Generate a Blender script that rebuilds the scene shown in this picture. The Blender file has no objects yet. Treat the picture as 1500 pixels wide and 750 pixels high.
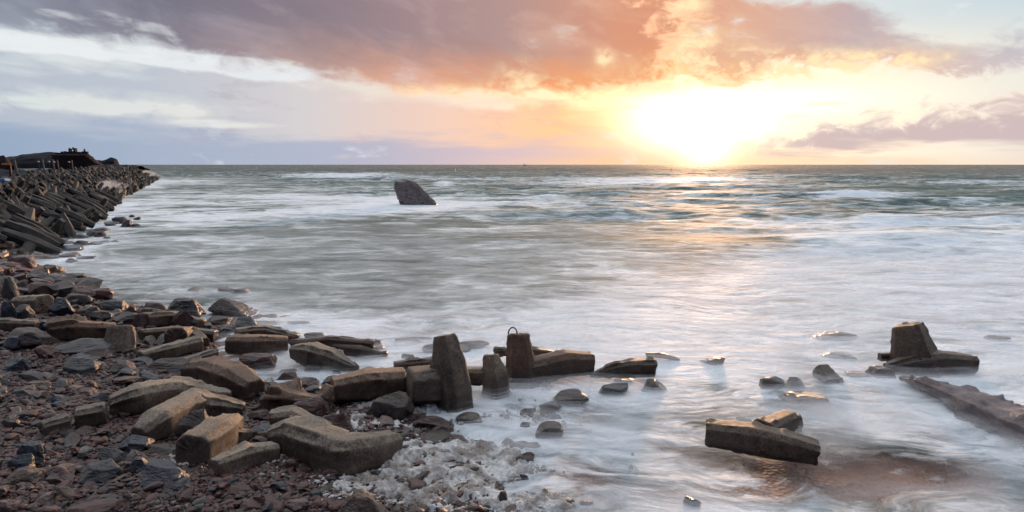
import bpy, bmesh, math, random
import numpy as np
from mathutils import Vector, Matrix
rnd = random.Random(7)
rng = np.random.default_rng(7)
SC = bpy.context.scene
COL = SC.collection

# ------------------------------------------------------------------ camera
CAM_H, F, HORIZON = 5.0, 1000.0, 241.0           # metres; focal length and horizon in 1500 px units
PITCH = math.atan((375 - HORIZON) / F)
cam_data = bpy.data.cameras.new('camera')
cam_data.sensor_width = 36
cam_data.lens = 36 * F / 1500
cam_data.clip_start = 0.1
cam_data.clip_end = 90000
cam = bpy.data.objects.new('camera', cam_data)
COL.objects.link(cam)
cam.location = (0, 0, CAM_H)
cam.rotation_euler = (math.pi / 2 - PITCH, 0, 0)
SC.camera = cam
CP, SP = math.cos(PITCH), math.sin(PITCH)

def ray(px, py):
    u, v = (px - 750) / F, (375 - py) / F
    return np.array([u, CP + v * SP, -SP + v * CP])
def on_z(px, py, z=0.0):                          # the point of the plane z seen at a pixel of the photograph
    d = ray(px, py); k = (z - CAM_H) / d[2]
    return np.array([0, 0, CAM_H]) + d * k
def on_y(px, py, y):
    d = ray(px, py)
    return np.array([0, 0, CAM_H]) + d * (y / d[1])
def scale_at(p):                                  # metres per photograph pixel at a point
    return (p[1] * CP - (p[2] - CAM_H) * SP) / F
def azel(px, py):
    d = ray(px, py); d = d / np.linalg.norm(d)
    return math.degrees(math.atan2(d[0], d[1])), math.degrees(math.asin(d[2]))

def lin(r, g, b):                                 # 8 bit display colour to linear
    f = lambda c: (c / 255 / 12.92) if c / 255 <= 0.04045 else ((c / 255 + 0.055) / 1.055) ** 2.4
    return (f(r), f(g), f(b), 1)

# ------------------------------------------------------------------ node expressions
class E:
    def __init__(s, t, o): s.t, s.o = t, o
    def _m(s, op, *a, clamp=False): return math_node(s.t, op, *a, clamp=clamp)
    def __add__(s, b): return s._m('ADD', s, b)
    __radd__ = __add__
    def __sub__(s, b): return s._m('SUBTRACT', s, b)
    def __rsub__(s, b): return s._m('SUBTRACT', b, s)
    def __mul__(s, b): return s._m('MULTIPLY', s, b)
    __rmul__ = __mul__
    def __truediv__(s, b): return s._m('DIVIDE', s, b)
    def __neg__(s): return s._m('MULTIPLY', s, -1.0)
    def __pow__(s, b): return s._m('POWER', s, b)
    def clamp(s): return s._m('ADD', s, 0.0, clamp=True)
    def mx(s, b): return s._m('MAXIMUM', s, b)
    def mn(s, b): return s._m('MINIMUM', s, b)
    def exp(s): return s._m('EXPONENT', s)
def plug(t, inp, v):
    if isinstance(v, E): t.links.new(v.o, inp)
    elif isinstance(v, (tuple, list)) and len(v) != len(inp.default_value): inp.default_value = tuple(v)[:len(inp.default_value)]
    else: inp.default_value = v
def math_node(t, op, *a, clamp=False):
    n = t.nodes.new('ShaderNodeMath'); n.operation = op; n.use_clamp = clamp
    for i, v in enumerate(a): plug(t, n.inputs[i], v)
    return E(t, n.outputs[0])
def step(t, x, a, b):                             # smoothstep from a to b
    n = t.nodes.new('ShaderNodeMapRange'); n.interpolation_type = 'SMOOTHSTEP'
    plug(t, n.inputs['Value'], x); plug(t, n.inputs['From Min'], a); plug(t, n.inputs['From Max'], b)
    return E(t, n.outputs[0])
def mix(t, f, a, b, blend='MIX'):
    n = t.nodes.new('ShaderNodeMix'); n.data_type = 'RGBA'; n.blend_type = blend
    n.clamp_factor = True
    plug(t, n.inputs[0], f); plug(t, n.inputs[6], a); plug(t, n.inputs[7], b)
    return E(t, n.outputs[2])
def ramp(t, f, stops, interp='LINEAR'):
    n = t.nodes.new('ShaderNodeValToRGB'); cr = n.color_ramp; cr.interpolation = interp
    while len(cr.elements) < len(stops): cr.elements.new(0.5)
    for e, (p, c) in zip(cr.elements, stops): e.position = p; e.color = c
    plug(t, n.inputs[0], f)
    return E(t, n.outputs[0])
def noise(t, vec, scale, detail=3, rough=0.5, dist=0.0, color=False):
    n = t.nodes.new('ShaderNodeTexNoise')
    plug(t, n.inputs['Vector'], vec); n.inputs['Scale'].default_value = scale
    n.inputs['Detail'].default_value = detail; n.inputs['Roughness'].default_value = rough
    n.inputs['Distortion'].default_value = dist
    return E(t, n.outputs['Color' if color else 'Fac'])
def vecop(t, op, a, b):
    n = t.nodes.new('ShaderNodeVectorMath'); n.operation = op
    plug(t, n.inputs[0], a)
    if op == 'SCALE': plug(t, n.inputs['Scale'], b)
    else: plug(t, n.inputs[1], b)
    return E(t, n.outputs[0])
def comb(t, x, y, z):
    n = t.nodes.new('ShaderNodeCombineXYZ')
    for i, v in enumerate((x, y, z)): plug(t, n.inputs[i], v)
    return E(t, n.outputs[0])
def sep(t, v):
    n = t.nodes.new('ShaderNodeSeparateXYZ'); plug(t, n.inputs[0], v)
    return [E(t, o) for o in n.outputs]

# ------------------------------------------------------------------ sky
world = bpy.data.worlds.new('World'); SC.world = world; world.use_nodes = True
wt = world.node_tree; wt.nodes.clear()
SUN_AZ, _ = azel(1030, 241); SUN_EL = 4.5
tc = wt.nodes.new('ShaderNodeTexCoord')
D = E(wt, tc.outputs['Generated'])
dx, dy, dz = sep(wt, D)
AZ = math_node(wt, 'ARCTAN2', dx, dy) * (180 / math.pi)
EL = math_node(wt, 'ARCSINE', dz) * (180 / math.pi)
S = ((AZ + 45) / 90).clamp()                      # 0..1 across the front of the sky
def curve(pts):                                   # photograph points -> elevation (deg) as a function of azimuth
    n = wt.nodes.new('ShaderNodeFloatCurve')
    c = n.mapping.curves[0]
    q = [((azel(*p)[0] + 45) / 90, (azel(*p)[1] + 5) / 25) for p in pts]
    q = [(0, q[0][1])] + q + [(1, q[-1][1])]
    while len(c.points) < len(q): c.points.new(0.5, 0.5)
    for cp, (a, b) in zip(c.points, q): cp.location = (a, b); cp.handle_type = 'AUTO_CLAMPED'
    n.mapping.update()
    wt.links.new(S.o, n.inputs[1])
    return E(wt, n.outputs[0]) * 25 - 5
def aramp(pts, interp='LINEAR'):                  # colour across azimuth, given at photograph x positions
    return ramp(wt, S, [((azel(x, 150)[0] + 45) / 90, lin(*c)) for x, c in pts], interp)
def spot(px, py, rx, ry):                         # soft ellipse in the sky
    a, e = azel(px, py); k = 0.0555
    u = (AZ - a) / (rx * k); v = (EL - e) / (ry * k)
    return (-(u * u + v * v)).exp()
# noises: flattened, sheared with the drift of the cloud
shear = comb(wt, dx * 1.0, dy * 1.0, dz * 3.6 + dx * 0.9)
flat = comb(wt, dx, dy, dz * 5.0)
puff = comb(wt, dx, dy, dz * 1.7)
nA = noise(wt, shear, 5.0, 5, 0.55, 0.4) - 0.5
nB = noise(wt, flat, 7.0, 5, 0.55, 0.3) - 0.5
nC = noise(wt, puff, 22.0, 6, 0.6, 0.5) - 0.5
nD = noise(wt, comb(wt, dx, dy, dz * 2.4 + dx * 0.55), 9.0, 5, 0.55, 0.6) - 0.5
nF = noise(wt, comb(wt, dx, dy, dz * 1.5 + dx * .3), 48.0, 5, 0.6, 0.4) - 0.5
nE = noise(wt, comb(wt, dx, dy, dz * 9.0), 5.0, 5, 0.55, 0.2) - 0.5
sun_near = spot(1000, 170, 260, 95)
sun_core = spot(1012, 176, 82, 34) + spot(1140, 150, 130, 20) * 0.4 + spot(1034, 222, 30, 22) * .8
# clear air behind the clouds
sky = wt.nodes.new('ShaderNodeTexSky'); sky.sky_type = 'NISHITA'; sky.sun_disc = False
sky.sun_elevation = math.radians(SUN_EL); sky.sun_rotation = math.radians(SUN_AZ)
sky.altitude = 0; sky.air_density = 1.0; sky.dust_density = 1.5; sky.ozone_density = 2.0
nishita = vecop(wt, 'SCALE', E(wt, sky.outputs[0]), 0.10)
clear = aramp([(0, (226, 234, 236)), (350, (236, 236, 234)), (700, (246, 226, 212)), (900, (255, 232, 186)), (1150, (255, 246, 226)), (1500, (238, 238, 232))])
high = aramp([(0, (205, 220, 228)), (800, (222, 224, 224)), (1150, (216, 228, 232)), (1500, (204, 222, 232))])
clear = mix(wt, step(wt, EL, 7.0, 11.0), clear, high)
clear = mix(wt, 0.12, clear, nishita)
base = clear
# low stratus towards the horizon
lowcol = aramp([(0, (150, 170, 196)), (250, (168, 180, 202)), (500, (178, 184, 204)), (750, (214, 192, 200)), (900, (238, 198, 172)), (1100, (250, 222, 190)), (1500, (238, 216, 204))])
low_top = curve([(0, 172), (200, 182), (400, 192), (600, 205), (800, 205), (1000, 214), (1250, 236), (1500, 239)])
mLow = step(wt, low_top - EL + nE * 5.0 + nB * 3.5, -0.9, 1.1)
# pink veil in the middle of the sky
veilcol = aramp([(0, (182, 190, 204)), (200, (186, 194, 208)), (450, (214, 208, 210)), (650, (244, 206, 188)), (820, (254, 200, 148)), (1000, (255, 226, 176)), (1500, (240, 226, 218))])
veil_top = curve([(0, 88), (200, 92), (420, 112), (600, 135), (800, 150), (1000, 175), (1200, 236), (1500, 239)])
veilcol = mix(wt, step(wt, nD + nB * 0.8, 0.0, 0.14) * 0.6, veilcol, aramp([(0, (154, 162, 178)), (300, (174, 172, 184)), (600, (226, 190, 190)), (850, (246, 186, 150)), (1500, (236, 214, 204))]))
mVeil = step(wt, veil_top - EL + nB * 4.5 + nA * 2.5, -0.6, 0.7)
mSlot = (spot(40, 147, 190, 17) + spot(190, 160, 110, 8) * .9 + spot(320, 182, 110, 5) * 0.9) * (1 + nD * 3.0 + nC * 2)                              # pale opening in the veil at the left
mSlot2 = spot(730, 152, 80, 9) * 0.9 * (1 + nC * 5)
mVeil = (mVeil * (1 - ((mSlot + mSlot2 + nE * 0.9) * 1.5 - 0.25).clamp())).clamp()
base = mix(wt, mVeil * 0.9, base, veilcol)
base = mix(wt, mLow * 0.92, base, lowcol)
pale_where = (spot(20, 58, 150, 13) + spot(150, 74, 110, 9) + spot(255, 92, 70, 8) * .9 + spot(405, 108, 95, 13) * 1.1 + spot(335, 92, 60, 7) + spot(75, 20, 45, 7) * .6 + spot(245, 52, 40, 12) * .55 + spot(215, 38, 22, 8) * .4).clamp()
pale = step(wt, pale_where + nD * 2.4 + nB * 2.0 + nC * 1.0, 0.38, 0.95)
# light streaks low down
streak = step(wt, nE, 0.10, 0.30) * step(wt, EL, 0.3, 1.2) * (1 - step(wt, EL, 3.5, 5.5))
base = mix(wt, streak * 0.45, base, aramp([(0, (206, 214, 224)), (600, (246, 214, 204)), (900, (255, 224, 180)), (1500, (255, 240, 224))]))
hz = step(wt, 0.9 - EL, 0.0, 0.75) * step(wt, S, 0.40, 0.62)
base = mix(wt, hz * 0.65, base, aramp([(500, (244, 206, 190)), (900, (252, 206, 160)), (1100, (255, 226, 180)), (1500, (250, 230, 206))]))
# glow round the sun
def addc(a, f, c):
    return mix(wt, 1.0, a, vecop(wt, 'SCALE', c, f), 'ADD')
def const(c):
    n = wt.nodes.new('ShaderNodeRGB'); n.outputs[0].default_value = (c[0], c[1], c[2], 1)
    return E(wt, n.outputs[0])
base = addc(base, sun_near * 0.19, const((1.0, 0.55, 0.18)))
base = addc(base, sun_core * 1.45, const((1.0, 0.84, 0.50)))
# right hand low cumulus, cream topped
cu_top = curve([(1000, 236), (1120, 205), (1160, 186), (1240, 176), (1320, 172), (1380, 152), (1430, 146), (1500, 138)])
cu_bot = curve([(1000, 241), (1100, 222), (1200, 224), (1300, 216), (1500, 210)])
mCu = step(wt, cu_top - EL + nC * 8.0 + nB * 1.5 + nF * 3, -0.5, 0.8) * step(wt, EL - cu_bot + nE * 4.0, -0.5, 0.6) * step(wt, AZ, azel(1020, 200)[0], azel(1190, 200)[0])
cu_col = mix(wt, step(wt, cu_top - EL + nC * 7.0, 0.1, 1.6), lin(252, 234, 216), lin(206, 184, 186))
base = mix(wt, mCu * 0.9, base, cu_col)
bits = (spot(1205, 152, 34, 3.5) + spot(1165, 170, 26, 2.5) * 0.7 + nC * 0.5 - 0.12).clamp()
base = mix(wt, bits * 0.55, base, lin(226, 196, 176))
# the high bank on the right
rb_bot = curve([(900, 122), (1000, 118), (1070, 128), (1130, 112), (1230, 104), (1330, 98), (1420, 106), (1500, 100)])
rb_top = curve([(900, -60), (1000, -50), (1100, -20), (1180, 4), (1260, 20), (1340, 56), (1420, 62), (1500, 50)])
mR = step(wt, EL - rb_bot + nC * 5.0 + nA * 2.5, -0.25, 0.7) * step(wt, rb_top - EL + nA * 4.5 + nC * 3.0, -0.6, 0.9) * step(wt, AZ, azel(880, 60)[0], azel(950, 60)[0])
r_col = mix(wt, step(wt, EL - rb_bot + nC * 4.0, 0.0, 2.2), aramp([(1000, (252, 182, 112)), (1200, (244, 184, 140)), (1500, (208, 196, 202))]),
            aramp([(980, (234, 168, 130)), (1100, (222, 166, 142)), (1250, (194, 172, 174)), (1500, (178, 180, 194))]))
r_col = mix(wt, (nD * 4 + 0.15).clamp() * 0.5, r_col, aramp([(980, (255, 214, 160)), (1200, (226, 190, 176)), (1500, (196, 200, 212))]))
base = mix(wt, mR * 0.93, base, r_col)
gold_where = (spot(1022, 58, 26, 16) * .9 + spot(1004, 102, 18, 30) + spot(1060, 92, 90, 18) + spot(1040, 114, 70, 14) + spot(1190, 94, 130, 15) * 0.95 + spot(1290, 90, 60, 10) * 0.7 + spot(1005, 6, 34, 14) * .8
        + spot(985, 32, 12, 9) * .7 + spot(885, 84, 12, 12) * .8 + spot(860, 128, 130, 14) * 0.8 + spot(640, 132, 60, 8) * .6 + spot(760, 108, 30, 20) * .4).clamp()
gold = (gold_where * (0.62 + nC * 6.5 + nF * 3.0)).clamp()
# the great mauve and orange bank
a_bot = curve([(0, 36), (90, 52), (160, 72), (250, 84), (400, 98), (520, 116), (600, 131), (700, 138), (800, 141), (880, 138), (950, 132), (1000, 112), (1040, 60), (1080, 20), (1120, -40)])
eA = EL - a_bot + nA * 3.4 + nC * 2.6
mA = step(wt, eA, -0.55, 0.75) * (1 - step(wt, AZ + nC * 14.0, azel(945, 60)[0], azel(1035, 60)[0]))
acol_lo = aramp([(0, (148, 152, 168)), (250, (142, 134, 148)), (450, (182, 152, 148)), (600, (234, 170, 138)), (800, (246, 164, 110)), (1000, (250, 178, 118))])
acol_hi = aramp([(0, (104, 114, 134)), (250, (112, 110, 128)), (500, (144, 126, 136)), (750, (182, 146, 140)), (900, (220, 152, 122)), (1000, (228, 160, 126))])
acol = mix(wt, step(wt, eA, 0.3, 4.2), acol_lo, acol_hi)
acol = mix(wt, (nD * 3.2 + 0.05).clamp() * 0.6, acol, aramp([(0, (176, 186, 200)), (400, (192, 176, 182)), (700, (222, 184, 172)), (1000, (255, 206, 160))]))
acol = mix(wt, (0.1 - nA * 4.0).clamp() * 0.6, acol, aramp([(0, (92, 102, 122)), (500, (132, 114, 124)), (1000, (206, 138, 112))]))
base = mix(wt, mA * 0.95, base, acol)
rim = mA * (1 - mA) * 3.0 * step(wt, AZ, azel(480, 100)[0], azel(800, 100)[0])
base = addc(base, rim * 0.45, const((1.0, 0.72, 0.40)))
base = mix(wt, pale * (1 - mA * 0.5) * 0.85, base, lin(236, 240, 242))
base = mix(wt, gold * 0.9, base, const((1.15, 0.88, 0.52)))
base = addc(base, spot(1012, 182, 80, 36) * 0.8, const((1.0, 0.9, 0.7)))
# the sky overhead and behind: broken pale cloud over blue
over_n = noise(wt, comb(wt, dx, dy, dz * 1.6), 2.6, 6, 0.55, 0.3)
over = mix(wt, step(wt, over_n, 0.36, 0.62), (.90, 1.03, 1.20, 1), (1.36, 1.34, 1.36, 1))
front = step(wt, dy, -0.2, 0.45)
over_lo = mix(wt, front, mix(wt, step(wt, over_n, 0.4, 0.6), lin(62, 76, 104), lin(86, 92, 112)), base)
final = mix(wt, step(wt, EL, 13.0, 28.0), over_lo, mix(wt, step(wt, dy, -0.65, 0.2), lin(96, 114, 148), over))
# below the horizon the world is only seen by rays that leave the edge of the sea
final = mix(wt, step(wt, -EL, 0.0, 1.0), final, lin(120, 128, 136))
bg = wt.nodes.new('ShaderNodeBackground'); bg.inputs['Strength'].default_value = 1.0
wt.links.new(final.o, bg.inputs['Color'])
wo = wt.nodes.new('ShaderNodeOutputWorld'); wt.links.new(bg.outputs[0], wo.inputs['Surface'])

# ------------------------------------------------------------------ sun
sl = bpy.data.lights.new('sun', 'SUN'); sl.energy = 4.2; sl.angle = math.radians(4.0); sl.color = (1.0, 0.58, 0.32)
sun = bpy.data.objects.new('sun', sl); COL.objects.link(sun)
a, e = math.radians(SUN_AZ), math.radians(SUN_EL)
sd = Vector((math.sin(a) * math.cos(e), math.cos(a) * math.cos(e), math.sin(e)))
sun.rotation_euler = sd.to_track_quat('Z', 'Y').to_euler()
sun.location = sd * 50

SC.view_settings.view_transform = 'Standard'; SC.view_settings.look = 'None'
SC.view_settings.exposure = 0.0; SC.view_settings.gamma = 1.0
SC.render.engine = 'CYCLES'
SC.cycles.transparent_max_bounces = 16
SC.cycles.max_bounces = 5
SC.cycles.caustics_reflective = False; SC.cycles.caustics_refractive = False
SC.cycles.use_adaptive_sampling = True; SC.cycles.adaptive_threshold = 0.04; SC.cycles.adaptive_min_samples = 12
SC.cycles.max_bounces = 4; SC.cycles.diffuse_bounces = 2; SC.cycles.glossy_bounces = 2; SC.cycles.volume_bounces = 1

# ------------------------------------------------------------------ helpers
def hash3(i, j, k, s):
    h = (i * 374761393 + j * 668265263 + k * 1274126177 + s * 974634777) & 0x7fffffff
    h = ((h ^ (h >> 13)) * 1274126177) & 0x7fffffff
    return ((h ^ (h >> 16)) & 0xffff) / 65535.0
def vnoise(p, s=0):
    p = np.asarray(p, dtype=np.float64)
    f = np.floor(p); t = p - f; t = t * t * (3 - 2 * t)
    i, j, k = (f[:, c].astype(np.int64) for c in range(3))
    r = 0
    for a in (0, 1):
        for b in (0, 1):
            for c in (0, 1):
                w = (t[:, 0] if a else 1 - t[:, 0]) * (t[:, 1] if b else 1 - t[:, 1]) * (t[:, 2] if c else 1 - t[:, 2])
                r = r + w * hash3(i + a, j + b, k + c, s)
    return r * 2 - 1
def fbm(p, s=0, octaves=4, gain=0.5):
    r, a = 0, 1.0
    for o in range(octaves):
        r = r + a * vnoise(p * (2.03 ** o) + 17.3 * o, s + o); a *= gain
    return r
def fbm2(x, y, s=0, octaves=4, gain=0.5):
    return fbm(np.stack([x.ravel(), y.ravel(), np.full(x.size, 0.37)], 1), s, octaves, gain).reshape(x.shape)
def sstep(x, a, b):
    t = np.clip((x - a) / (b - a), 0, 1); return t * t * (3 - 2 * t)

def mesh_np(name, v, f, smooth=False):
    """mesh from vertex array and a triangle or quad array"""
    m = bpy.data.meshes.new(name)
    v = np.asarray(v, dtype=np.float32); f = np.asarray(f, dtype=np.int32)
    n, k = f.shape
    m.vertices.add(len(v)); m.vertices.foreach_set('co', v.ravel())
    m.loops.add(n * k); m.loops.foreach_set('vertex_index', f.ravel())
    m.polygons.add(n)
    m.polygons.foreach_set('loop_start', np.arange(0, n * k, k, dtype=np.int32))
    m.polygons.foreach_set('loop_total', np.full(n, k, dtype=np.int32))
    m.polygons.foreach_set('use_smooth', np.full(n, bool(smooth)))
    m.update(); m.validate()
    return m
def obj(name, mesh, mat=None, parent=None, label=None, cat=None, group=None, kind=None, loc=None):
    o = bpy.data.objects.new(name, mesh); COL.objects.link(o)
    if mat and mesh and not mesh.materials: mesh.materials.append(mat)
    if parent: o.parent = parent
    if loc is not None: o.location = loc
    if label: o['label'] = label
    if cat: o['category'] = cat
    if group: o['group'] = group
    if kind: o['kind'] = kind
    return o
_ico = {}
def ico(n):
    if n not in _ico:
        bm = bmesh.new(); bmesh.ops.create_icosphere(bm, subdivisions=n, radius=1)
        v = np.array([x.co[:] for x in bm.verts]); f = np.array([[x.index for x in q.verts] for q in bm.faces]); bm.free()
        _ico[n] = (v / np.linalg.norm(v, axis=1)[:, None], f)
    return _ico[n]
def rock_verts(seed, n=4, planes=16, soft=0.02, rough=0.05, layers=0.0, freq=2.2, peak=0.0, shift=(0, 0)):
    """a faceted stone: the sphere cut by random planes, edges worn, surface broken; unit box -0.5..0.5"""
    r_ = np.random.default_rng(seed)
    v, f = ico(n)
    N = r_.normal(size=(planes, 3)); N /= np.linalg.norm(N, axis=1)[:, None]
    d = r_.uniform(0.55, 1.0, planes)
    N = np.vstack([N, np.eye(3), -np.eye(3)]); d = np.concatenate([d, r_.uniform(.75, 1.0, 6)])
    q = d[None] / np.maximum(v @ N.T, 0.12)
    k = 1.0 / max(soft, 1e-3)
    r = -np.log(np.exp(-k * np.minimum(q, 3)).sum(1)) / k
    p = v * r[:, None]
    if rough:
        p = p + v * (rough * fbm(p * freq, seed, 5 if n > 3 else 3, 0.55))[:, None]
        rid = 1 - np.abs(fbm(p * freq * 1.3 + 9, seed + 5, 3))
        p = p - v * (rough * 0.6 * sstep(rid, 0.8, 1.0))[:, None]
    if layers:
        ax = np.array([0.15, 0.1, 1.0]); ax /= np.linalg.norm(ax)
        h = p @ ax; w = fbm(p * 1.5, seed + 3, 2) * 0.12
        s = (h + w) * 5.5; st = s - np.floor(s)
        p = p - v * (layers * sstep(st, 0.55, 0.95))[:, None]
    if peak:
        lo, hi = p.min(0), p.max(0); h = np.clip((p[:, 2] - lo[2]) / (hi[2] - lo[2]), 0, 1)
        p[:, 0] = p[:, 0] * (1 - peak * h) + shift[0] * h; p[:, 1] = p[:, 1] * (1 - peak * h) + shift[1] * h
    lo, hi = p.min(0), p.max(0)
    return (p - (lo + hi) / 2) / (hi - lo), f

# ------------------------------------------------------------------ shoreline and ground
SHORE_PX = [(800, 860), (775, 760), (730, 705), (690, 665), (650, 632), (600, 606), (530, 590), (470, 574), (400, 562), (345, 550), (316, 524),
            (316, 500), (330, 478), (250, 456), (190, 446), (130, 432), (60, 405), (22, 382), (28, 366), (100, 333), (160, 292), (200, 275), (226, 262)]
shore = np.array([on_z(x, y)[:2] for x, y in SHORE_PX])
near_end, far_end = shore[0], shore[-1]
poly = np.vstack([[[near_end[0] + 2, -20]], shore, [[far_end[0] - 6, far_end[1] + 12]], [[-180, 262], [-420, 270], [-420, -20]]])
def seg_dist(x, y, P, closed=False):
    d = np.full(x.shape, 1e9)
    m = len(P) if closed else len(P) - 1
    for i in range(m):
        a, b = P[i], P[(i + 1) % len(P)]; ab = b - a; L = ab @ ab
        t = np.clip(((x - a[0]) * ab[0] + (y - a[1]) * ab[1]) / L, 0, 1)
        d = np.minimum(d, np.hypot(x - a[0] - t * ab[0], y - a[1] - t * ab[1]))
    return d
def inside(x, y, P):
    r = np.zeros(x.shape, bool)
    for i in range(len(P)):
        a, b = P[i], P[(i + 1) % len(P)]
        if a[1] == b[1]: continue
        r ^= ((a[1] > y) != (b[1] > y)) & (x < (b[0] - a[0]) * (y - a[1]) / (b[1] - a[1]) + a[0])
    return r
def sdist(x, y):                                   # metres inland (positive) or out to sea (negative)
    x = np.asarray(x, float); y = np.asarray(y, float)
    d = seg_dist(x, y, poly, True)
    return np.where(inside(x, y, poly), d, -d)
def ground(x, y, fine=True):
    x = np.atleast_1d(np.asarray(x, float)); y = np.atleast_1d(np.asarray(y, float))
    d = sdist(x, y)
    st = sstep(y, 28, 42)
    slope_in = 0.10 + 0.42 * st; top = 1.1 + st * (0.15 + 1.2 * sstep(y, 75, 150))
    land = top * (1 - np.exp(-np.maximum(d, 0) * slope_in / top * 1.15))
    sea = -0.9 * (1 - np.exp(np.minimum(d, 0) * 0.055))
    h = np.where(d > 0, land, sea)
    h = h + 0.10 * fbm2(x * 0.45, y * 0.45, 3, 3) * sstep(np.abs(d), 0, 2)
    if fine: h = h + 0.03 * fbm2(x * 2.1, y * 2.1, 8, 3)
    return h
def G(x, y): return float(ground(x, y)[0])
def polar(az0, az1, na, r0, r1, nr, power=1.0):
    A = np.radians(np.linspace(az0, az1, na)); t = np.linspace(0, 1, nr)
    R = r0 * (r1 / r0) ** t
    AA, RR = np.meshgrid(A, R)
    return RR * np.sin(AA), RR * np.cos(AA), na, nr
def grid_faces(na, nr):
    i = np.arange(na * nr).reshape(nr, na)
    return np.stack([i[:-1, :-1].ravel(), i[:-1, 1:].ravel(), i[1:, 1:].ravel(), i[1:, :-1].ravel()], 1)

# ------------------------------------------------------------------ materials
def new_mat(name):
    m = bpy.data.materials.new(name); m.use_nodes = True; t = m.node_tree
    b = t.nodes['Principled BSDF']
    return m, t, b
def texobj(t): return E(t, t.nodes.new('ShaderNodeTexCoord').outputs['Object'])
def geo(t, k): return E(t, t.nodes.new('ShaderNodeNewGeometry').outputs[k])
def bump(t, h, strength, dist):
    n = t.nodes.new('ShaderNodeBump'); n.inputs['Strength'].default_value = strength; n.inputs['Distance'].default_value = dist
    plug(t, n.inputs['Height'], h); return E(t, n.outputs[0])
def setp(t, b, color=None, rough=None, normal=None, spec=None):
    if color is not None: plug(t, b.inputs['Base Color'], color)
    if rough is not None: plug(t, b.inputs['Roughness'], rough)
    if normal is not None: plug(t, b.inputs['Normal'], normal)
    if spec is not None: plug(t, b.inputs['Specular IOR Level'], spec)
def attr(t, name):
    n = t.nodes.new('ShaderNodeAttribute'); n.attribute_name = name; return E(t, n.outputs['Fac'])
def objrand(t): return E(t, t.nodes.new('ShaderNodeObjectInfo').outputs['Random'])

def concrete_mat(name, tint=(1, 1, 1), wet=0.0):
    m, t, b = new_mat(name)
    p = geo(t, 'Position'); z = sep(t, p)[2]
    n1 = noise(t, p, 1.3, 5, 0.6); n2 = noise(t, p, 7, 6, 0.65); n3 = noise(t, p, 45, 5, 0.7)
    c = lambda r, g, b_: (r * tint[0], g * tint[1], b_ * tint[2], 1)
    col = ramp(t, n1 * 0.55 + n2 * 0.45, [(0.30, c(.050, .034, .026)), (0.46, c(.112, .082, .060)), (0.60, c(.175, .135, .100)), (0.75, c(.26, .21, .16))])
    # reddish mineral stain and weathered dark runs
    run = noise(t, vecop(t, 'MULTIPLY', p, (6.0, 6.0, 0.7)), 1.0, 4, 0.6)
    col = mix(t, step(t, run, 0.52, 0.72) * 0.65, col, (.060, .040, .031, 1))
    col = mix(t, step(t, n2, 0.56, 0.68) * 0.5, col, (.13, .065, .045, 1))
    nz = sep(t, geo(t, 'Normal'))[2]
    # pale weathered crust on top, dark weed and slime close to the water
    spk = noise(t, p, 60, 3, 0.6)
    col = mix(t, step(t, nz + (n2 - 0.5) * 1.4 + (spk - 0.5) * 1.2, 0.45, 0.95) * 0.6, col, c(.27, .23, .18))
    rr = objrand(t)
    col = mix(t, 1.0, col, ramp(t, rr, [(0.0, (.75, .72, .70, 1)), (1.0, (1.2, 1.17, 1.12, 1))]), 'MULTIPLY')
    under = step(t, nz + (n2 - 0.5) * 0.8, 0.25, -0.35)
    col = mix(t, under * 0.5, col, (.070, .036, .026, 1))  # darker red on sides and undersides: stain plus painted-in occlusion shade
    tide = step(t, z + (n1 - 0.5) * 0.5, 0.75, 0.05)
    col = mix(t, tide * 0.72, col, (.040, .027, .020, 1))
    pit = step(t, n3, 0.60, 0.68)
    col = mix(t, pit * 0.6, col, (.045, .034, .027, 1))
    agg = noise(t, p, 28, 4, 0.7)
    col = mix(t, 1.0, col, ramp(t, agg, [(0.34, (.62, .60, .58, 1)), (0.5, (1, 1, 1, 1)), (0.66, (1.45, 1.42, 1.36, 1))]), 'MULTIPLY')
    seam = noise(t, vecop(t, 'MULTIPLY', p, (0.8, 0.8, 7.0)), 1.0, 3, 0.5)
    col = mix(t, step(t, seam, 0.60, 0.66) * 0.35, col, (.06, .04, .03, 1))
    setp(t, b, col, 0.78 - 0.38 * tide - wet, bump(t, n3 * 0.5 + n2 * 0.7, 0.55, 0.03), 0.4)
    return m
def rock_mat(name, c1, c2, c3, rough=0.6, strata=False):
    m, t, b = new_mat(name)
    p = texobj(t); w = geo(t, 'Position')
    r = objrand(t)
    pr = vecop(t, 'ADD', w, comb(t, r * 17, r * 9, 0.0))
    n1 = noise(t, pr, 2.5, 5, 0.6); n2 = noise(t, pr, 14, 6, 0.65); n3 = noise(t, pr, 70, 4, 0.6)
    col = ramp(t, n1 * 0.45 + n2 * 0.55 + (r - 0.5) * 0.12, [(0.34, c1 + (1,)), (0.5, c2 + (1,)), (0.68, c3 + (1,))])
    if strata:
        s = noise(t, vecop(t, 'MULTIPLY', pr, (1.2, 1.2, 16.0)), 1.0, 4, 0.6)
        col = mix(t, step(t, s, 0.5, 0.62) * 0.45, col, c1 + (1,))
    z = sep(t, w)[2]
    wet = step(t, z + (n1 - 0.5) * 0.3, 0.45, 0.05)
    col = mix(t, wet * 0.55, col, vecop(t, 'SCALE', col, 0.45))
    setp(t, b, col, (rough - 0.28 * wet + (n2 - 0.5) * 0.3), bump(t, n2 * 0.8 + n3 * 0.35, 0.6, 0.03), 0.5)
    return m
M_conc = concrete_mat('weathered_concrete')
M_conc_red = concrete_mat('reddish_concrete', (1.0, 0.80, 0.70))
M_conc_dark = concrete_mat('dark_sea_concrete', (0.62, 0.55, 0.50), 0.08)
M_red = rock_mat('red_sandstone', (0.036, 0.016, 0.013), (0.076, 0.035, 0.027), (0.137, 0.068, 0.050), 0.62, True)
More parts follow.
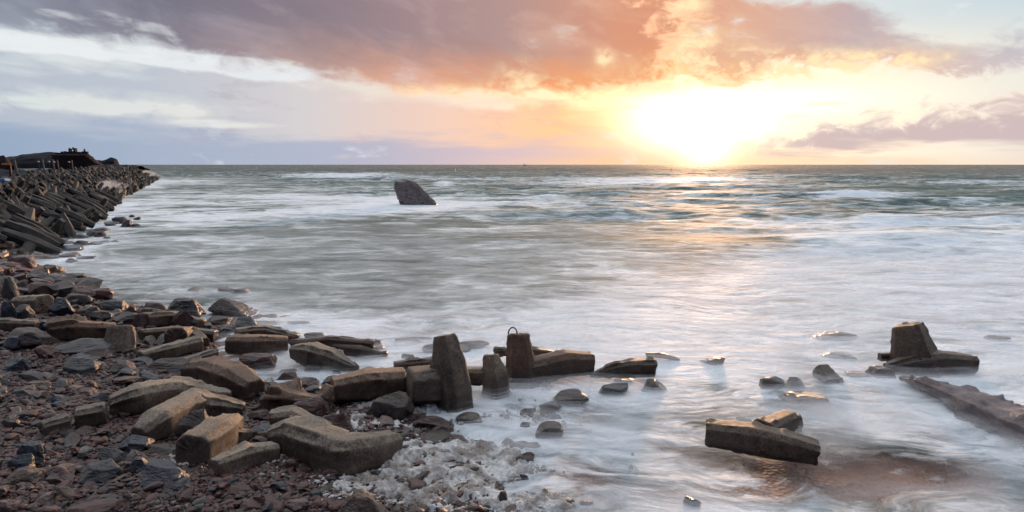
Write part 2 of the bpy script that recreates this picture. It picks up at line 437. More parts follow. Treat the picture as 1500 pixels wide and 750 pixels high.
M_brown = rock_mat('brown_stone', (0.032, 0.022, 0.017), (0.068, 0.048, 0.037), (0.119, 0.090, 0.068), 0.62, True)
M_stack = rock_mat('rock_stack_stone', (.10, .072, .068), (.19, .145, .138), (.29, .235, .225), 0.6, True)
M_grey = rock_mat('grey_stone', (0.032, 0.030, 0.030), (0.061, 0.056, 0.053), (0.104, 0.094, 0.085), 0.6)
M_blue = rock_mat('blue_black_stone', (0.009, 0.011, 0.014), (0.019, 0.022, 0.029), (0.040, 0.045, 0.053), 0.42)
M_tan = rock_mat('tan_sandstone', (0.068, 0.042, 0.029), (0.126, 0.086, 0.061), (0.187, 0.133, 0.097), 0.65, True)
M_pink = rock_mat('pinkish_stone', (0.086, 0.048, 0.040), (0.144, 0.090, 0.076), (0.202, 0.137, 0.119), 0.62)
ROCKM = {'red': M_red, 'brown': M_brown, 'grey': M_grey, 'blue': M_blue, 'tan': M_tan, 'pink': M_pink}
def shingle_mat(name):
    m, t, b = new_mat(name)
    r = geo(t, 'Random Per Island'); w = geo(t, 'Position')
    n = noise(t, w, 30, 4, 0.6)
    col = ramp(t, r, [(0.0, (0.077, 0.025, 0.018, 1)), (0.28, (0.053, 0.018, 0.014, 1)), (0.46, (0.106, 0.041, 0.030, 1)), (0.60, (0.038, 0.021, 0.017, 1)),
                      (0.72, (0.016, 0.017, 0.021, 1)), (0.82, (0.068, 0.050, 0.042, 1)), (0.91, (0.108, 0.061, 0.047, 1)), (0.97, (0.158, 0.130, 0.112, 1))], 'CONSTANT')
    col = mix(t, 1.0, col, ramp(t, n, [(0.3, (.55, .55, .55, 1)), (0.7, (1.25, 1.2, 1.15, 1))]), 'MULTIPLY')
    setp(t, b, col, 0.52, bump(t, n, 0.4, 0.01), 0.5)
    return m
M_shingle = shingle_mat('mixed_red_shingle')

# ground: beach and sea bed in one sheet
def make_ground():
    x, y, na, nr = polar(-75, 52, 520, 3.0, 330.0, 420)
    h = ground(x, y)
    d = sdist(x, y)
    m = mesh_np('ground', np.stack([x.ravel(), y.ravel(), h.ravel()], 1), grid_faces(na, nr), True)
    mt, t, b = new_mat('beach_grit_and_sea_bed')
    p = geo(t, 'Position'); z = sep(t, p)[2]
    n1 = noise(t, p, 0.8, 5, 0.6); n2 = noise(t, p, 9, 6, 0.7)
    v = t.nodes.new('ShaderNodeTexVoronoi'); v.inputs['Scale'].default_value = 11; plug(t, v.inputs['Vector'], p)
    vc = E(t, v.outputs['Distance'])
    grit = ramp(t, n2 * 0.6 + n1 * 0.4, [(0.3, (.030, .016, .013, 1)), (0.5, (.065, .032, .026, 1)), (0.7, (.11, .062, .048, 1))])
    bed = ramp(t, n2 * 0.4 + n1 * 0.6, [(0.32, (.13, .070, .050, 1)), (0.5, (.27, .145, .10, 1)), (0.7, (.38, .23, .16, 1))])
    col = mix(t, step(t, z, 0.02, -0.10), grit, bed)
    col = mix(t, step(t, z, 1.3, 1.7), col, (.035, .037, .030, 1))
    setp(t, b, col, 0.6, bump(t, vc + n2 * 0.6, 0.8, 0.05), 0.45)
    o = obj('ground', m, mt, kind='structure')
    return o
make_ground()

# ------------------------------------------------------------------ sea
FOAM_X = [-250, 0, 250, 500, 750, 1000, 1250, 1500, 1750]
FOAM_Y = [242.2, 248, 256, 264, 276, 290, 305, 330, 370, 410, 450, 500, 560, 650, 750, 900]
FOAM = np.array([
    [0, 0, 0, 0, 0, 0, 0, 0, 0],
    [.03, .03, .05, .03, .03, .02, .02, .02, .02],
    [.1, .1, .12, .22, .08, .08, .05, .05, .05],
    [.1, .1, .30, .12, .22, .45, .15, .15, .1],
    [.2, .2, .30, .25, .22, .36, .20, .14, .1],
    [.3, .3, .50, .55, .36, .32, .36, .10, .1],
    [.3, .3, .50, .55, .40, .34, .38, .36, .3],
    [.3, .3, .38, .30, .24, .28, .60, .68, .6],
    [.3, .3, .26, .16, .20, .36, .90, 1.0, .9],
    [.3, .3, .30, .20, .32, .66, 1.0, 1.05, .9],
    [.4, .4, .45, .40, .52, .85, 1.0, 1.0, .9],
    [.5, .5, .65, .70, .80, .92, .95, .95, .9],
    [.6, .6, .80, .82, .80, .85, .85, .85, .8],
    [.6, .6, .80, .85, .82, .72, .62, .72, .7],
    [.6, .6, .80, .85, .72, .66, .40, .58, .6],
    [.6, .6, .80, .85, .72, .60, .40, .50, .5]])
# (x, y, half width, half height, amount) of the breakers and foam lines, read off the photograph and laid on the water
BREAKERS = [(495, 258, 85, 3.2, .75), (620, 262, 120, 2.2, .45), (650, 271, 16, 3.0, .7), (930, 266, 130, 5.0, .6), (1040, 262, 60, 4, .35), (1255, 287, 58, 5.0, .95),
            (1130, 257, 90, 1.8, .4), (1430, 267, 90, 2.2, .5), (1300, 322, 48, 5.0, .45), (1480, 322, 90, 7, .35), (250, 266, 60, 3, .45), (560, 300, 110, 9, .5), (612, 299, 48, 6, .9), (700, 297, 110, 5, .5),
            (330, 318, 130, 8, .4), (450, 288, 120, 4, .35), (1220, 350, 130, 12, .35), (810, 290, 30, 4, .35), (1390, 296, 70, 2.5, .35),
            (90, 372, 60, 16, .6), (170, 300, 30, 10, .6), (215, 273, 26, 5, .7), (150, 345, 80, 14, .35),
            (240, 395, 130, 14, .25), (700, 465, 180, 12, .3), (560, 520, 70, 25, .35), (640, 455, 90, 9, -.25), (430, 500, 110, 40, .4), (400, 418, 120, 8, -.2),
            (780, 436, 160, 9, -.18), (1130, 356, 60, 6, -.3), (1060, 352, 90, 8, -.25), (1000, 340, 120, 10, -.2), (1330, 277, 100, 4, -.35), (860, 250, 500, 2, -.15)]
# patches where the backwash is thin and the brown bed shows
CLEAR = [(1250, 700, 160, 36, 1.15), (1110, 712, 90, 30, .9), (880, 700, 60, 24, .4), (1400, 700, 90, 30, .5), (1000, 650, 40, 30, .4), (1170, 587, 70, 10, .8), (850, 690, 60, 34, .5), (800, 625, 60, 26, .5), (1110, 640, 110, 24, .35),
         (1340, 660, 90, 22, .45), (865, 603, 40, 16, .6), (1430, 640, 90, 14, .3), (1075, 565, 40, 8, .5), (1290, 575, 60, 7, .3), (740, 600, 50, 18, .5), (700, 680, 60, 30, .4), (930, 725, 120, 20, .3)]
def bilin(px, py):
    fx = np.interp(px, FOAM_X, np.arange(len(FOAM_X))); fy = np.interp(py, FOAM_Y, np.arange(len(FOAM_Y)))
    i = np.clip(fx.astype(int), 0, len(FOAM_X) - 2); j = np.clip(fy.astype(int), 0, len(FOAM_Y) - 2)
    a, b = fx - i, fy - j; a = a * a * (3 - 2 * a); b = b * b * (3 - 2 * b)
    return (FOAM[j, i] * (1 - a) + FOAM[j, i + 1] * a) * (1 - b) + (FOAM[j + 1, i] * (1 - a) + FOAM[j + 1, i + 1] * a) * b
def to_px(x, y):                                   # where the photograph sees a point of the water plane
    k = y * CP + CAM_H * SP
    return 750 + F * x / k, 375 - F * (y * SP - CAM_H * CP) / k
def blobs(px, py, L):
    r = 0
    for (a, b, w, h, s) in L: r = r + s * np.exp(-((px - a) / w) ** 2 - ((py - b) / h) ** 2)
    return r
def sea_height(x, y, d):
    amp = 0.04 + 0.60 * sstep(-d, 14, 60)
    wx = x + 10 * fbm2(x * 0.02, y * 0.02, 21, 2); wy = y + 9 * fbm2(x * 0.016 + 5, y * 0.02, 22, 2)
    s1 = np.sin(wy * 0.27 + wx * 0.05); s2 = np.sin(wy * 0.43 - wx * 0.11 + 1.7); s3 = np.sin(wy * 0.15 + wx * 0.02 + 0.6)
    env = 0.6 + 0.6 * fbm2(x * 0.018, y * 0.03, 31, 3)
    w = (np.exp(s1) - 1.27) * 0.38 + 0.22 * s2 + 0.3 * s3
    c = 0.35 * fbm2(x * 0.20, y * 0.35, 41, 3)
    far = 1 - sstep(np.hypot(x, y), 600, 2500)
    return amp * (w * np.clip(env, 0, 2) + c) * far
def make_sea():
    x, y, na, nr = polar(-62, 62, 540, 3.2, 30000.0, 760)
    R = np.hypot(x, y)
    d = sdist(x, y)
    px, py = to_px(x, np.maximum(y, 1.0))
    foam = bilin(px, py) + blobs(px, py, BREAKERS)
    clear = blobs(px, py, CLEAR)
    h = sea_height(x, y, d)
    crest = np.clip(blobs(px, py, [(1255, 285, 60, 3.0, .55), (500, 257, 80, 2.0, .8), (1310, 320, 46, 3, .35), (930, 263, 100, 2, .6), (1480, 318, 80, 4, .3), (815, 289, 34, 2.5, .4), (650, 269, 16, 2, .6)]), 0, 1)
    h = h + crest + 0.0
    sh = sstep(d, -2.5, 0.3)                        # thin swash at the edge
    foam = foam * (1 - 0.0 * sh)
    m = mesh_np('sea', np.stack([x.ravel(), y.ravel(), h.ravel()], 1), grid_faces(na, nr), True)
    for nm, arr in (('foam', foam), ('thin', clear), ('edge', sh)):
        at = m.attributes.new(nm, 'FLOAT', 'POINT'); at.data.foreach_set('value', arr.ravel().astype(np.float32))
    mt, t, b = new_mat('sea_water_and_foam')
    p = geo(t, 'Position'); X, Y, Z = sep(t, p)
    fo = attr(t, 'foam'); th = attr(t, 'thin'); ed = attr(t, 'edge')
    dist = math_node(t, 'SQRT', X * X + Y * Y)
    # drawn out veils of foam: warped, stretched noise at three sizes
    q = comb(t, X, Y, 0.0)
    w1 = noise(t, q, 0.16, 3, 0.5, color=True)
    qw = vecop(t, 'ADD', q, vecop(t, 'SCALE', vecop(t, 'SUBTRACT', w1, (0.5, 0.5, 0.5)), 5.0))
    w2 = noise(t, qw, 0.9, 3, 0.55, color=True)
    qn = vecop(t, 'ADD', qw, vecop(t, 'SCALE', vecop(t, 'SUBTRACT', w2, (0.5, 0.5, 0.5)), 1.1))
    big = noise(t, vecop(t, 'MULTIPLY', qw, (0.035, 0.09, 1)), 1.0, 4, 0.55)
    mid = noise(t, vecop(t, 'MULTIPLY', qw, (0.16, 0.42, 1)), 1.0, 5, 0.6)
    fin = noise(t, vecop(t, 'MULTIPLY', qn, (0.7, 1.6, 1)), 1.0, 6, 0.62)
    wisp = noise(t, vecop(t, 'MULTIPLY', vecop(t, 'ADD', qn, comb(t, Y * 0.5, 0.0, 0.0)), (1.2, 4.2, 1)), 1.0, 5, 0.6)
    near = step(t, dist, 45, 12)
    pattern = (big - 0.5) * 1.7 + (mid - 0.5) * 1.35 + (fin - 0.5) * (0.75 + 0.75 * near) + (wisp - 0.5) * near * 1.2
    f = step(t, fo + pattern * 1.15, 0.05, 1.0)
    deepc = mix(t, step(t, big * 0.8 + mid * 0.5 + fin * 0.3, 0.55, 1.0), (.040, .074, .064, 1), (.165, .222, .192, 1))
    farc = step(t, dist, 150, 700)
    deepc = mix(t, farc, deepc, (.050, .075, .070, 1))
    foamc = mix(t, step(t, fin * 0.5 + wisp * 0.5, 0.3, 0.7), (.60, .68, .72, 1), (.90, .92, .93, 1))
    col = mix(t, f, deepc, foamc)
    hb = noise(t, vecop(t, 'MULTIPLY', qw, (0.5, 1.1, 1)), 1.0, 5, 0.6)
    hs = noise(t, vecop(t, 'MULTIPLY', q, (0.22, 0.6, 1)), 1.0, 6, 0.65)
    nrm = bump(t, hb * 0.45 + fin * 0.2 + hs * 0.55 * step(t, dist, 22, 90) * (1 - f * 0.7), 0.7, 0.6)
    setp(t, b, col, 0.76 - 0.08 * f, nrm, 0.5)
    b.inputs['IOR'].default_value = 1.33
    veil = (pattern * 1.3 + 0.5).clamp()
    shallow = step(t, dist, 60, 25)
    alpha = 1 - shallow * (th * (1.35 - veil * 1.35).mx(0.0) + ed * 0.6 * (1 - veil * 0.6)).clamp() * 0.97
    plug(t, b.inputs['Alpha'], alpha)
    obj('sea', m, mt, kind='structure')
make_sea()
def make_mist():
    """thin layers of spray and drawn-out wash that lie on the near water"""
    for k, (z, a) in enumerate([(0.05, .40), (0.12, .28), (0.21, .16)]):
        x, y, na, nr = polar(-50, 48, 200, 4.0, 75.0, 130)
        d = sdist(x, y)
        px, py = to_px(x, y)
        al = sstep(d, 0.25 - k * 0.35, -1.2 - k * 0.8) * (1 - sstep(np.hypot(x, y), 38, 70))
        al = al * np.clip(1.0 - 0.85 * blobs(px, py, CLEAR), 0.04, 1) * np.clip(0.25 + bilin(px, py), 0, 1)
        m = mesh_np('sea_mist', np.stack([x.ravel(), y.ravel(), z + 0.02 * fbm2(x * .5, y * .5, 5 + k, 2).ravel() if False else np.full(x.size, z)], 1), grid_faces(na, nr), True)
        at = m.attributes.new('amount', 'FLOAT', 'POINT'); at.data.foreach_set('value', al.ravel().astype(np.float32))
        mt = bpy.data.materials.new('mist_layer'); mt.use_nodes = True; t = mt.node_tree; t.nodes.clear()
        p = geo(t, 'Position'); X, Y, Z = sep(t, p); q = comb(t, X, Y, 0.37 * k)
        w1 = noise(t, q, 0.35, 3, 0.5, color=True)
        qw = vecop(t, 'ADD', q, vecop(t, 'SCALE', vecop(t, 'SUBTRACT', w1, (0.5, 0.5, 0.5)), 2.6))
        n = noise(t, vecop(t, 'MULTIPLY', qw, (0.35, 1.1, 1)), 1.0, 5, 0.58)
        f = attr(t, 'amount') * step(t, n, 0.30, 0.68) * a
        tr = t.nodes.new('ShaderNodeBsdfTransparent'); df = t.nodes.new('ShaderNodeBsdfDiffuse')
        df.inputs['Color'].default_value = (.93, .93, .94, 1)
        mx = t.nodes.new('ShaderNodeMixShader'); plug(t, mx.inputs[0], f)
        t.links.new(tr.outputs[0], mx.inputs[1]); t.links.new(df.outputs[0], mx.inputs[2])
        ou = t.nodes.new('ShaderNodeOutputMaterial'); t.links.new(mx.outputs[0], ou.inputs[0])
        obj('sea_mist', m, mt, kind='stuff', label='thin white wash and mist lying on the near water', cat='mist')
make_mist()

# ------------------------------------------------------------------ concrete blocks
def profile(ch=0.60, m=5, cr=0.035):
    """octagon with wide faces (chamfered square); several points along each face and worn corners; returns points and corner weight"""
    P8 = [(1, ch), (ch, 1), (-ch, 1), (-1, ch), (-1, -ch), (-ch, -1), (ch, -1), (1, -ch)]
    P, W = [], []
    for i in range(8):
        a = np.array(P8[i]); b = np.array(P8[(i + 1) % 8]); L = np.linalg.norm(b - a); d = (b - a) / L
        ts = np.concatenate([[cr], np.linspace(cr, L - cr, m + 2)[1:-1], [L - cr]])
        for j, t in enumerate(ts):
            P.append(a + d * t); W.append(1.0 if j in (0, len(ts) - 1) else 0.0)
        c = b * 0.988
        P.append(c); W.append(1.0)
    return np.array(P), np.array(W)
PROF, PROFW = profile()
PROF_LOW, PROFW_LOW = np.array([(1, .58), (.58, 1), (-.58, 1), (-1, .58), (-1, -.58), (-.58, -1), (.58, -1), (1, -.58)], float), np.zeros(8)
def bar_np(pts, rad, roll=0.0, flat=1.0, step_=0.07, up=(0, 0, 1), low=False):
    """chamfered tapering limb through the points -> vertices, triangles, corner weight"""
    prof, pw = (PROF_LOW, PROFW_LOW) if low else (PROF, PROFW)
    pts = np.array([list(p) for p in pts], float); rad = np.array(rad, float)
    seg = np.linalg.norm(np.diff(pts, axis=0), axis=1); c = np.concatenate([[0], np.cumsum(seg)])
    if low: ss = c
    else:
        ss = np.unique(np.concatenate([c, np.arange(0, c[-1], step_)]))
        ss = ss[np.concatenate([[True], np.diff(ss) > 0.012])]
    C = np.stack([np.interp(ss, c, pts[:, k]) for k in range(3)], 1); Rr = np.interp(ss, c, rad)
    ax = pts[-1] - pts[0]; ax = ax / np.linalg.norm(ax)
    U = np.array(up, float)
    if abs(ax @ U) > 0.85: U = np.array([0.35, -0.94, 0.0]) if not low else np.array([0., 1., 0.])
    T = np.gradient(C, axis=0); T /= np.linalg.norm(T, axis=1)[:, None]
    if len(C) > 12:
        K = np.ones(5) / 5; T = np.stack([np.convolve(np.pad(T[:, k], 2, 'edge'), K, 'valid') for k in range(3)], 1); T /= np.linalg.norm(T, axis=1)[:, None]
    Sd = np.cross(T, U); Sd /= np.linalg.norm(Sd, axis=1)[:, None]; Up = np.cross(Sd, T)
    co, si = math.cos(roll), math.sin(roll)
    a2 = prof[:, 0] * co - prof[:, 1] * si; b2 = (prof[:, 0] * si + prof[:, 1] * co) * flat
    rings, W = [], []
    def ring(cc, r, sd, up_, w):
        rings.append(cc + sd * (a2 * r)[:, None] + up_ * (b2 * r)[:, None]); W.append(np.maximum(pw, w))
    shrink = [] if low else [(0.04, .02, 1), (0.25, -.0, .0), (0.5, -.0, 0), (0.75, -.0, 0)]
    if low: ring(C[0] , Rr[0] * .9, Sd[0], Up[0], 0); C[0] = C[0] + T[0] * Rr[0] * .12
    for k_, (q, dd, w) in enumerate(reversed(shrink)): ring(C[0] - T[0] * Rr[0] * 0.0, Rr[0] * (1 - q), Sd[0], Up[0], w)
    if not low: C[0] = C[0] + T[0] * 0.02; 
    for i in range(len(C)):
        if not low and i == len(C) - 1: C[i] = C[i] - T[i] * 0.02
        if low and i == len(C) - 1: C[i] = C[i] - T[i] * Rr[i] * .12
        ring(C[i], Rr[i], Sd[i], Up[i], 1.0 if i in (0, len(C) - 1) else 0)
    e = len(C) - 1
    if low: ring(C[e] + T[e] * Rr[e] * .12, Rr[e] * .9, Sd[e], Up[e], 0)
    for (q, dd, w) in shrink: ring(C[e] + T[e] * 0.02, Rr[e] * (1 - q), Sd[e], Up[e], w)
    n = len(prof); m = len(rings)
    V = np.vstack(rings + [rings[0].mean(0)[None], rings[-1].mean(0)[None]]); W = np.concatenate(W + [np.zeros(2)])
    i = np.arange(n); j = (i + 1) % n
    F_ = []
    for k in range(m - 1):
        a, b = k * n, (k + 1) * n
        F_.append(np.stack([a + i, a + j, b + j], 1)); F_.append(np.stack([a + i, b + j, b + i], 1))
    F_.append(np.stack([j, i, np.full(n, m * n)], 1)); F_.append(np.stack([(m - 1) * n + i, (m - 1) * n + j, np.full(n, m * n + 1)], 1))
    return V, np.vstack(F_), W
def stations(L):
    """[(px, py, half thickness px[, {'z': height} or {'y': distance}])] -> points and radii; by default the limb lies on the ground"""
    P, R = [], []
    for s in L:
        opt = s[3] if len(s) > 3 else {}
        if 'y' in opt: p = on_y(s[0], s[1], opt['y'])
        elif 'z' in opt: p = on_z(s[0], s[1], opt['z'])
        else:
            z = 0.4
            for _ in range(6):
                p = on_z(s[0], s[1], z); r = s[2] * scale_at(p); z = max(G(p[0], p[1]), -0.25) + r * 0.78
        P.append(p); R.append(s[2] * scale_at(p))
    return P, R
NEAR = []                                           # (x, y, short description) used to tell cobbles apart
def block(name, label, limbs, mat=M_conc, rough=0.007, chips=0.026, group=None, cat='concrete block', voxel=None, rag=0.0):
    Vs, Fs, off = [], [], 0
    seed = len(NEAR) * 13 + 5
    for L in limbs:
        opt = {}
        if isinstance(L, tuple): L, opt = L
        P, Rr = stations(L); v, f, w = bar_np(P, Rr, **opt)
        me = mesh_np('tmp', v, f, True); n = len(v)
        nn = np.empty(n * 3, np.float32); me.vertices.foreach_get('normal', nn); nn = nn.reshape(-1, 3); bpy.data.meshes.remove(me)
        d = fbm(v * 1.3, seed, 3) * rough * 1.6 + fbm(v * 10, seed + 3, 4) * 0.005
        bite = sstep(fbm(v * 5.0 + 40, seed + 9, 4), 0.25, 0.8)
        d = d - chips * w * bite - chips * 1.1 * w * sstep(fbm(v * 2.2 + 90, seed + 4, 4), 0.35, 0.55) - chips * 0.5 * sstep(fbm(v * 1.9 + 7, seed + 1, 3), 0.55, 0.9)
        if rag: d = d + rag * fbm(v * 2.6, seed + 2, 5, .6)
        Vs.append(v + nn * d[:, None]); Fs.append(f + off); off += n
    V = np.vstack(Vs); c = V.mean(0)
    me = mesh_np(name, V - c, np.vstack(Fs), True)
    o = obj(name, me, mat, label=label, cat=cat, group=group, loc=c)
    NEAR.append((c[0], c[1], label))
    return o

# foreground group on the shingle
block('concrete_block', 'large bent pale concrete block lying on red shingle beside white froth', [[(396, 644, 17), (428, 640, 27), (470, 655, 30), (506, 667, 30), (540, 662, 26), (576, 650, 17)]])
block('concrete_block', 'blunt concrete arm with an end face towards the camera and a sunlit chip on top',
      [[(283, 663, 24), (318, 640, 27), (340, 622, 17)], [(322, 640, 20), (368, 636, 7)]])
block('concrete_block', 'low grey concrete wedge half buried between blunt arm and bent block', [[(312, 686, 13), (360, 670, 18), (402, 662, 15)]])
block('concrete_block', 'long humped concrete beam lying behind the other blocks at the beach centre', [[(164, 597, 15), (205, 586, 23), (262, 578, 22), (336, 586, 12)]])
block('concrete_block', 'rounded concrete arm sloping down from the humped beam towards the pebbles', [[(204, 640, 15), (232, 622, 23), (286, 596, 23), (356, 602, 10)]])
block('concrete_block', 'brownish block with a rust red broken left end above the humped beam', [[(276, 545, 15), (310, 546, 22), (345, 558, 23), (374, 573, 16)]], M_conc_red)
block('concrete_block', 'smallest concrete stub with chamfered end left of the humped beam', [[(62, 630, 10), (102, 620, 14)]])
block('concrete_block', 'short square concrete stub tucked against the left end of the humped beam', [[(112, 614, 16), (156, 606, 16)]])
block('concrete_block', 'flat topped red brown block between two concrete arms near the sea inlet', [[(386, 588, 11), (424, 588, 17), (470, 592, 16)]], M_conc_red, chips=0.12, rough=0.04)
block('concrete_block', 'pale rounded block showing just above the large bent block', [[(396, 616, 14), (430, 613, 16), (482, 632, 9)]])
# left cluster
block('concrete_block', 'upright tapering concrete post with one orange lit edge', [[(174, 532, 25, {'y': 17.2}), (178, 478, 16, {'y': 17.5})]])
block('concrete_block', 'squat tan concrete stub standing at the far left among dark slabs', [[(31, 532, 23, {'y': 17.3}), (37, 497, 15, {'y': 17.5})]])
block('concrete_block', 'narrow concrete beam end entering at the left edge of the beach', [[(-30, 476, 9), (54, 478, 9)]])
block('concrete_block', 'concrete beam with rough rusty left face lying behind the upright post', [[(74, 488, 12), (112, 485, 15), (168, 486, 12)]], M_conc_red, chips=0.09)
block('concrete_block', 'tan topped concrete block high on the left bank beside a blue black slab', [[(27, 445, 11), (66, 447, 15)]])
block('concrete_block', 'light grey wedge standing right beside the upright post', [[(208, 514, 10, {'y': 18.2}), (224, 500, 11, {'y': 18.2})]])
block('concrete_block', 'long low concrete beam with pale top edge behind the rusty pointed block', [[(206, 491, 8), (260, 487, 9), (316, 493, 9)]], M_conc_dark)
block('concrete_block', 'pointed rusty block resting across the long low beam', [[(258, 496, 15), (276, 490, 10), (300, 503, 8)]], M_conc_red)
block('concrete_block', 'straight concrete bar with lit right end in front of the pointed block', [[(206, 524, 8), (250, 514, 11), (290, 505, 11)]])
block('concrete_block', 'small grey bar at the left edge of the sea inlet', [[(268, 533, 8), (314, 520, 9)]])
block('concrete_block', 'dark beam with pale top crossed by a dark red slab', [[(212, 470, 11), (255, 467, 11), (294, 476, 8)]], M_conc_dark)
block('concrete_block', 'wide flat topped block standing in the inlet with a rusty face', [[(336, 504, 13, {'z': .3}), (375, 505, 14, {'z': .3}), (421, 503, 10, {'z': .25})]], M_conc_red)
block('concrete_block', 'sloping concrete beam directly behind the wide inlet block', [[(345, 490, 9, {'z': .45}), (388, 487, 10, {'z': .4}), (437, 497, 7, {'z': .2})]])
block('concrete_block', 'large pointed brown block lying in the wash of the inlet', [[(430, 514, 9, {'z': .35}), (458, 520, 18, {'z': .3}), (490, 528, 14, {'z': .2}), (521, 539, 4, {'z': .1})]])
block('concrete_block', 'long thin beam lying behind the large pointed brown block', [[(430, 507, 9, {'z': .3}), (482, 500, 8, {'z': .45}), (547, 506, 7, {'z': .3})]], M_conc_dark)
block('concrete_block', 'dark tapering block to the right of the large pointed brown block', [[(488, 509, 7, {'z': .3}), (528, 515, 9, {'z': .2}), (566, 521, 4, {'z': .05})]], M_conc_dark)
# the row at the water's edge
block('concrete_block', 'long concrete beam with a stub behind, left of the tall leaning pillar', [[(487, 571, 17, {'z': .38}), (535, 564, 21, {'z': .38}), (592, 560, 20, {'z': .36})], [(512, 556, 8, {'z': .35}), (538, 549, 11, {'z': .5}), (560, 560, 14, {'z': .45})]], M_conc_red)
block('standing_dolos', 'tallest concrete pillar, its thick arm reaching left over froth',
      [([(651, 491, 14, {'y': 13.9}), (657, 530, 22, {'y': 13.8}), (664, 575, 25, {'y': 13.75}), (668, 612, 23, {'y': 13.7})], {'roll': .42}), [(600, 566, 25, {'y': 13.6}), (660, 560, 25, {'y': 13.9})]])
block('concrete_block', 'flat beam behind the tall leaning pillar with a lit top edge', [[(577, 538, 8, {'z': .3}), (650, 531, 9, {'z': .35})]], M_conc_dark)
block('concrete_block', 'round topped stub standing in the wash between two upright pillars',
      [([(721, 521, 9, {'y': 14.6}), (724, 545, 15, {'y': 14.5}), (727, 585, 17, {'y': 14.4})], {'roll': .35}), [(670, 550, 11, {'y': 14.6}), (724, 550, 12, {'y': 14.6})]])
dolos_loop = block('standing_dolos', 'upright pillar with a rusty wire loop on top and a thick arm rightwards',
      [([(759, 489, 15, {'y': 15.4}), (762, 530, 20, {'y': 15.3}), (765, 572, 24, {'y': 15.2})], {'roll': -.36}), [(775, 545, 18, {'y': 15.3}), (828, 532, 18, {'y': 15.5}), (866, 532, 15, {'y': 15.7})]], M_conc_red)
block('concrete_block', 'thin beam passing behind the pillar with the wire loop', [[(726, 516, 5, {'z': .35}), (772, 514, 6, {'z': .4}), (818, 521, 5, {'z': .2})]], M_conc_dark)
block('concrete_block', 'dark square ended beam with a broken sloping left side in open wash', [[(864, 550, 3, {'z': .1}), (897, 543, 9, {'z': .22}), (922, 539, 12, {'z': .3}), (958, 539, 12, {'z': .3})]], M_conc_dark)
block('concrete_block', 'pale flat tip of a sunken block beyond the dark square ended beam', [[(946, 519, 3, {'z': .1}), (972, 521, 4, {'z': .08}), (996, 527, 2, {'z': 0})]])
# right hand side
block('broken_dolos', 'dolos lying in the right foreground wash with a long dark beam facing the camera',
      [[(1034, 633, 17, {'z': .42}), (1098, 642, 21, {'z': .40}), (1140, 651, 20, {'z': .36}), (1197, 664, 15, {'z': .28})], [(1118, 634, 17, {'z': .45}), (1156, 615, 14, {'z': .40})]], M_conc_dark, rough=0.006, chips=0.025)
block('standing_dolos', 'dolos standing alone at the far right with a blunt leaning top and a low arm',
      [([(1329, 476, 18, {'y': 16.5}), (1335, 502, 24, {'y': 16.4}), (1344, 548, 35, {'y': 16.3})], {'roll': .40}), [(1298, 541, 8, {'y': 16.1}), (1338, 535, 17, {'y': 16.05}), (1376, 531, 17, {'y': 16.05}), (1423, 532, 12, {'y': 16.1})], [(1288, 522, 5, {'y': 16.6}), (1330, 524, 8, {'y': 16.6})]], M_conc_dark, chips=0.03)
block('concrete_block', 'short round topped stub poking from the wash left of the lone dolos', [[(1202, 540, 11, {'y': 15.8}), (1216, 566, 17, {'y': 15.4})]], M_conc_dark)
# wire loop on the pillar
def tube(name, pts, r, mat, parent=None, n=6):
    pts = [Vector(p) for p in pts]; v, f = [], []
    for i, p in enumerate(pts):
        t = (pts[min(i + 1, len(pts) - 1)] - pts[max(i - 1, 0)]).normalized()
        u = t.cross(Vector((0.1, 1, 0.05))).normalized(); w = t.cross(u)
        for k in range(n):
            a = 2 * math.pi * k / n; v.append(p + u * math.cos(a) * r + w * math.sin(a) * r)
    for i in range(len(pts) - 1):
        for k in range(n): f.append((i * n + k, i * n + (k + 1) % n, (i + 1) * n + (k + 1) % n, (i + 1) * n + k))
    m = mesh_np(name, v, f, True); return obj(name, m, mat, parent)
M_rust, _t, _b = new_mat('rusty_iron'); setp(_t, _b, ramp(_t, noise(_t, texobj(_t), 30, 4), [(0.3, (.03, .016, .011, 1)), (0.7, (.09, .035, .018, 1))]), 0.7); _b.inputs['Metallic'].default_value = 0.3
c0 = Vector(on_y(751, 490, 15.4)); k = 15.5 / 1000
wire = tube('wire_loop', [c0 + Vector((math.cos(a) * 6.5 * k, 0.02 * math.sin(a), (math.sin(a) * 9.5 + 1) * k)) - dolos_loop.location for a in np.linspace(-0.4, math.pi + 0.1, 14)], 0.016, M_rust, dolos_loop)

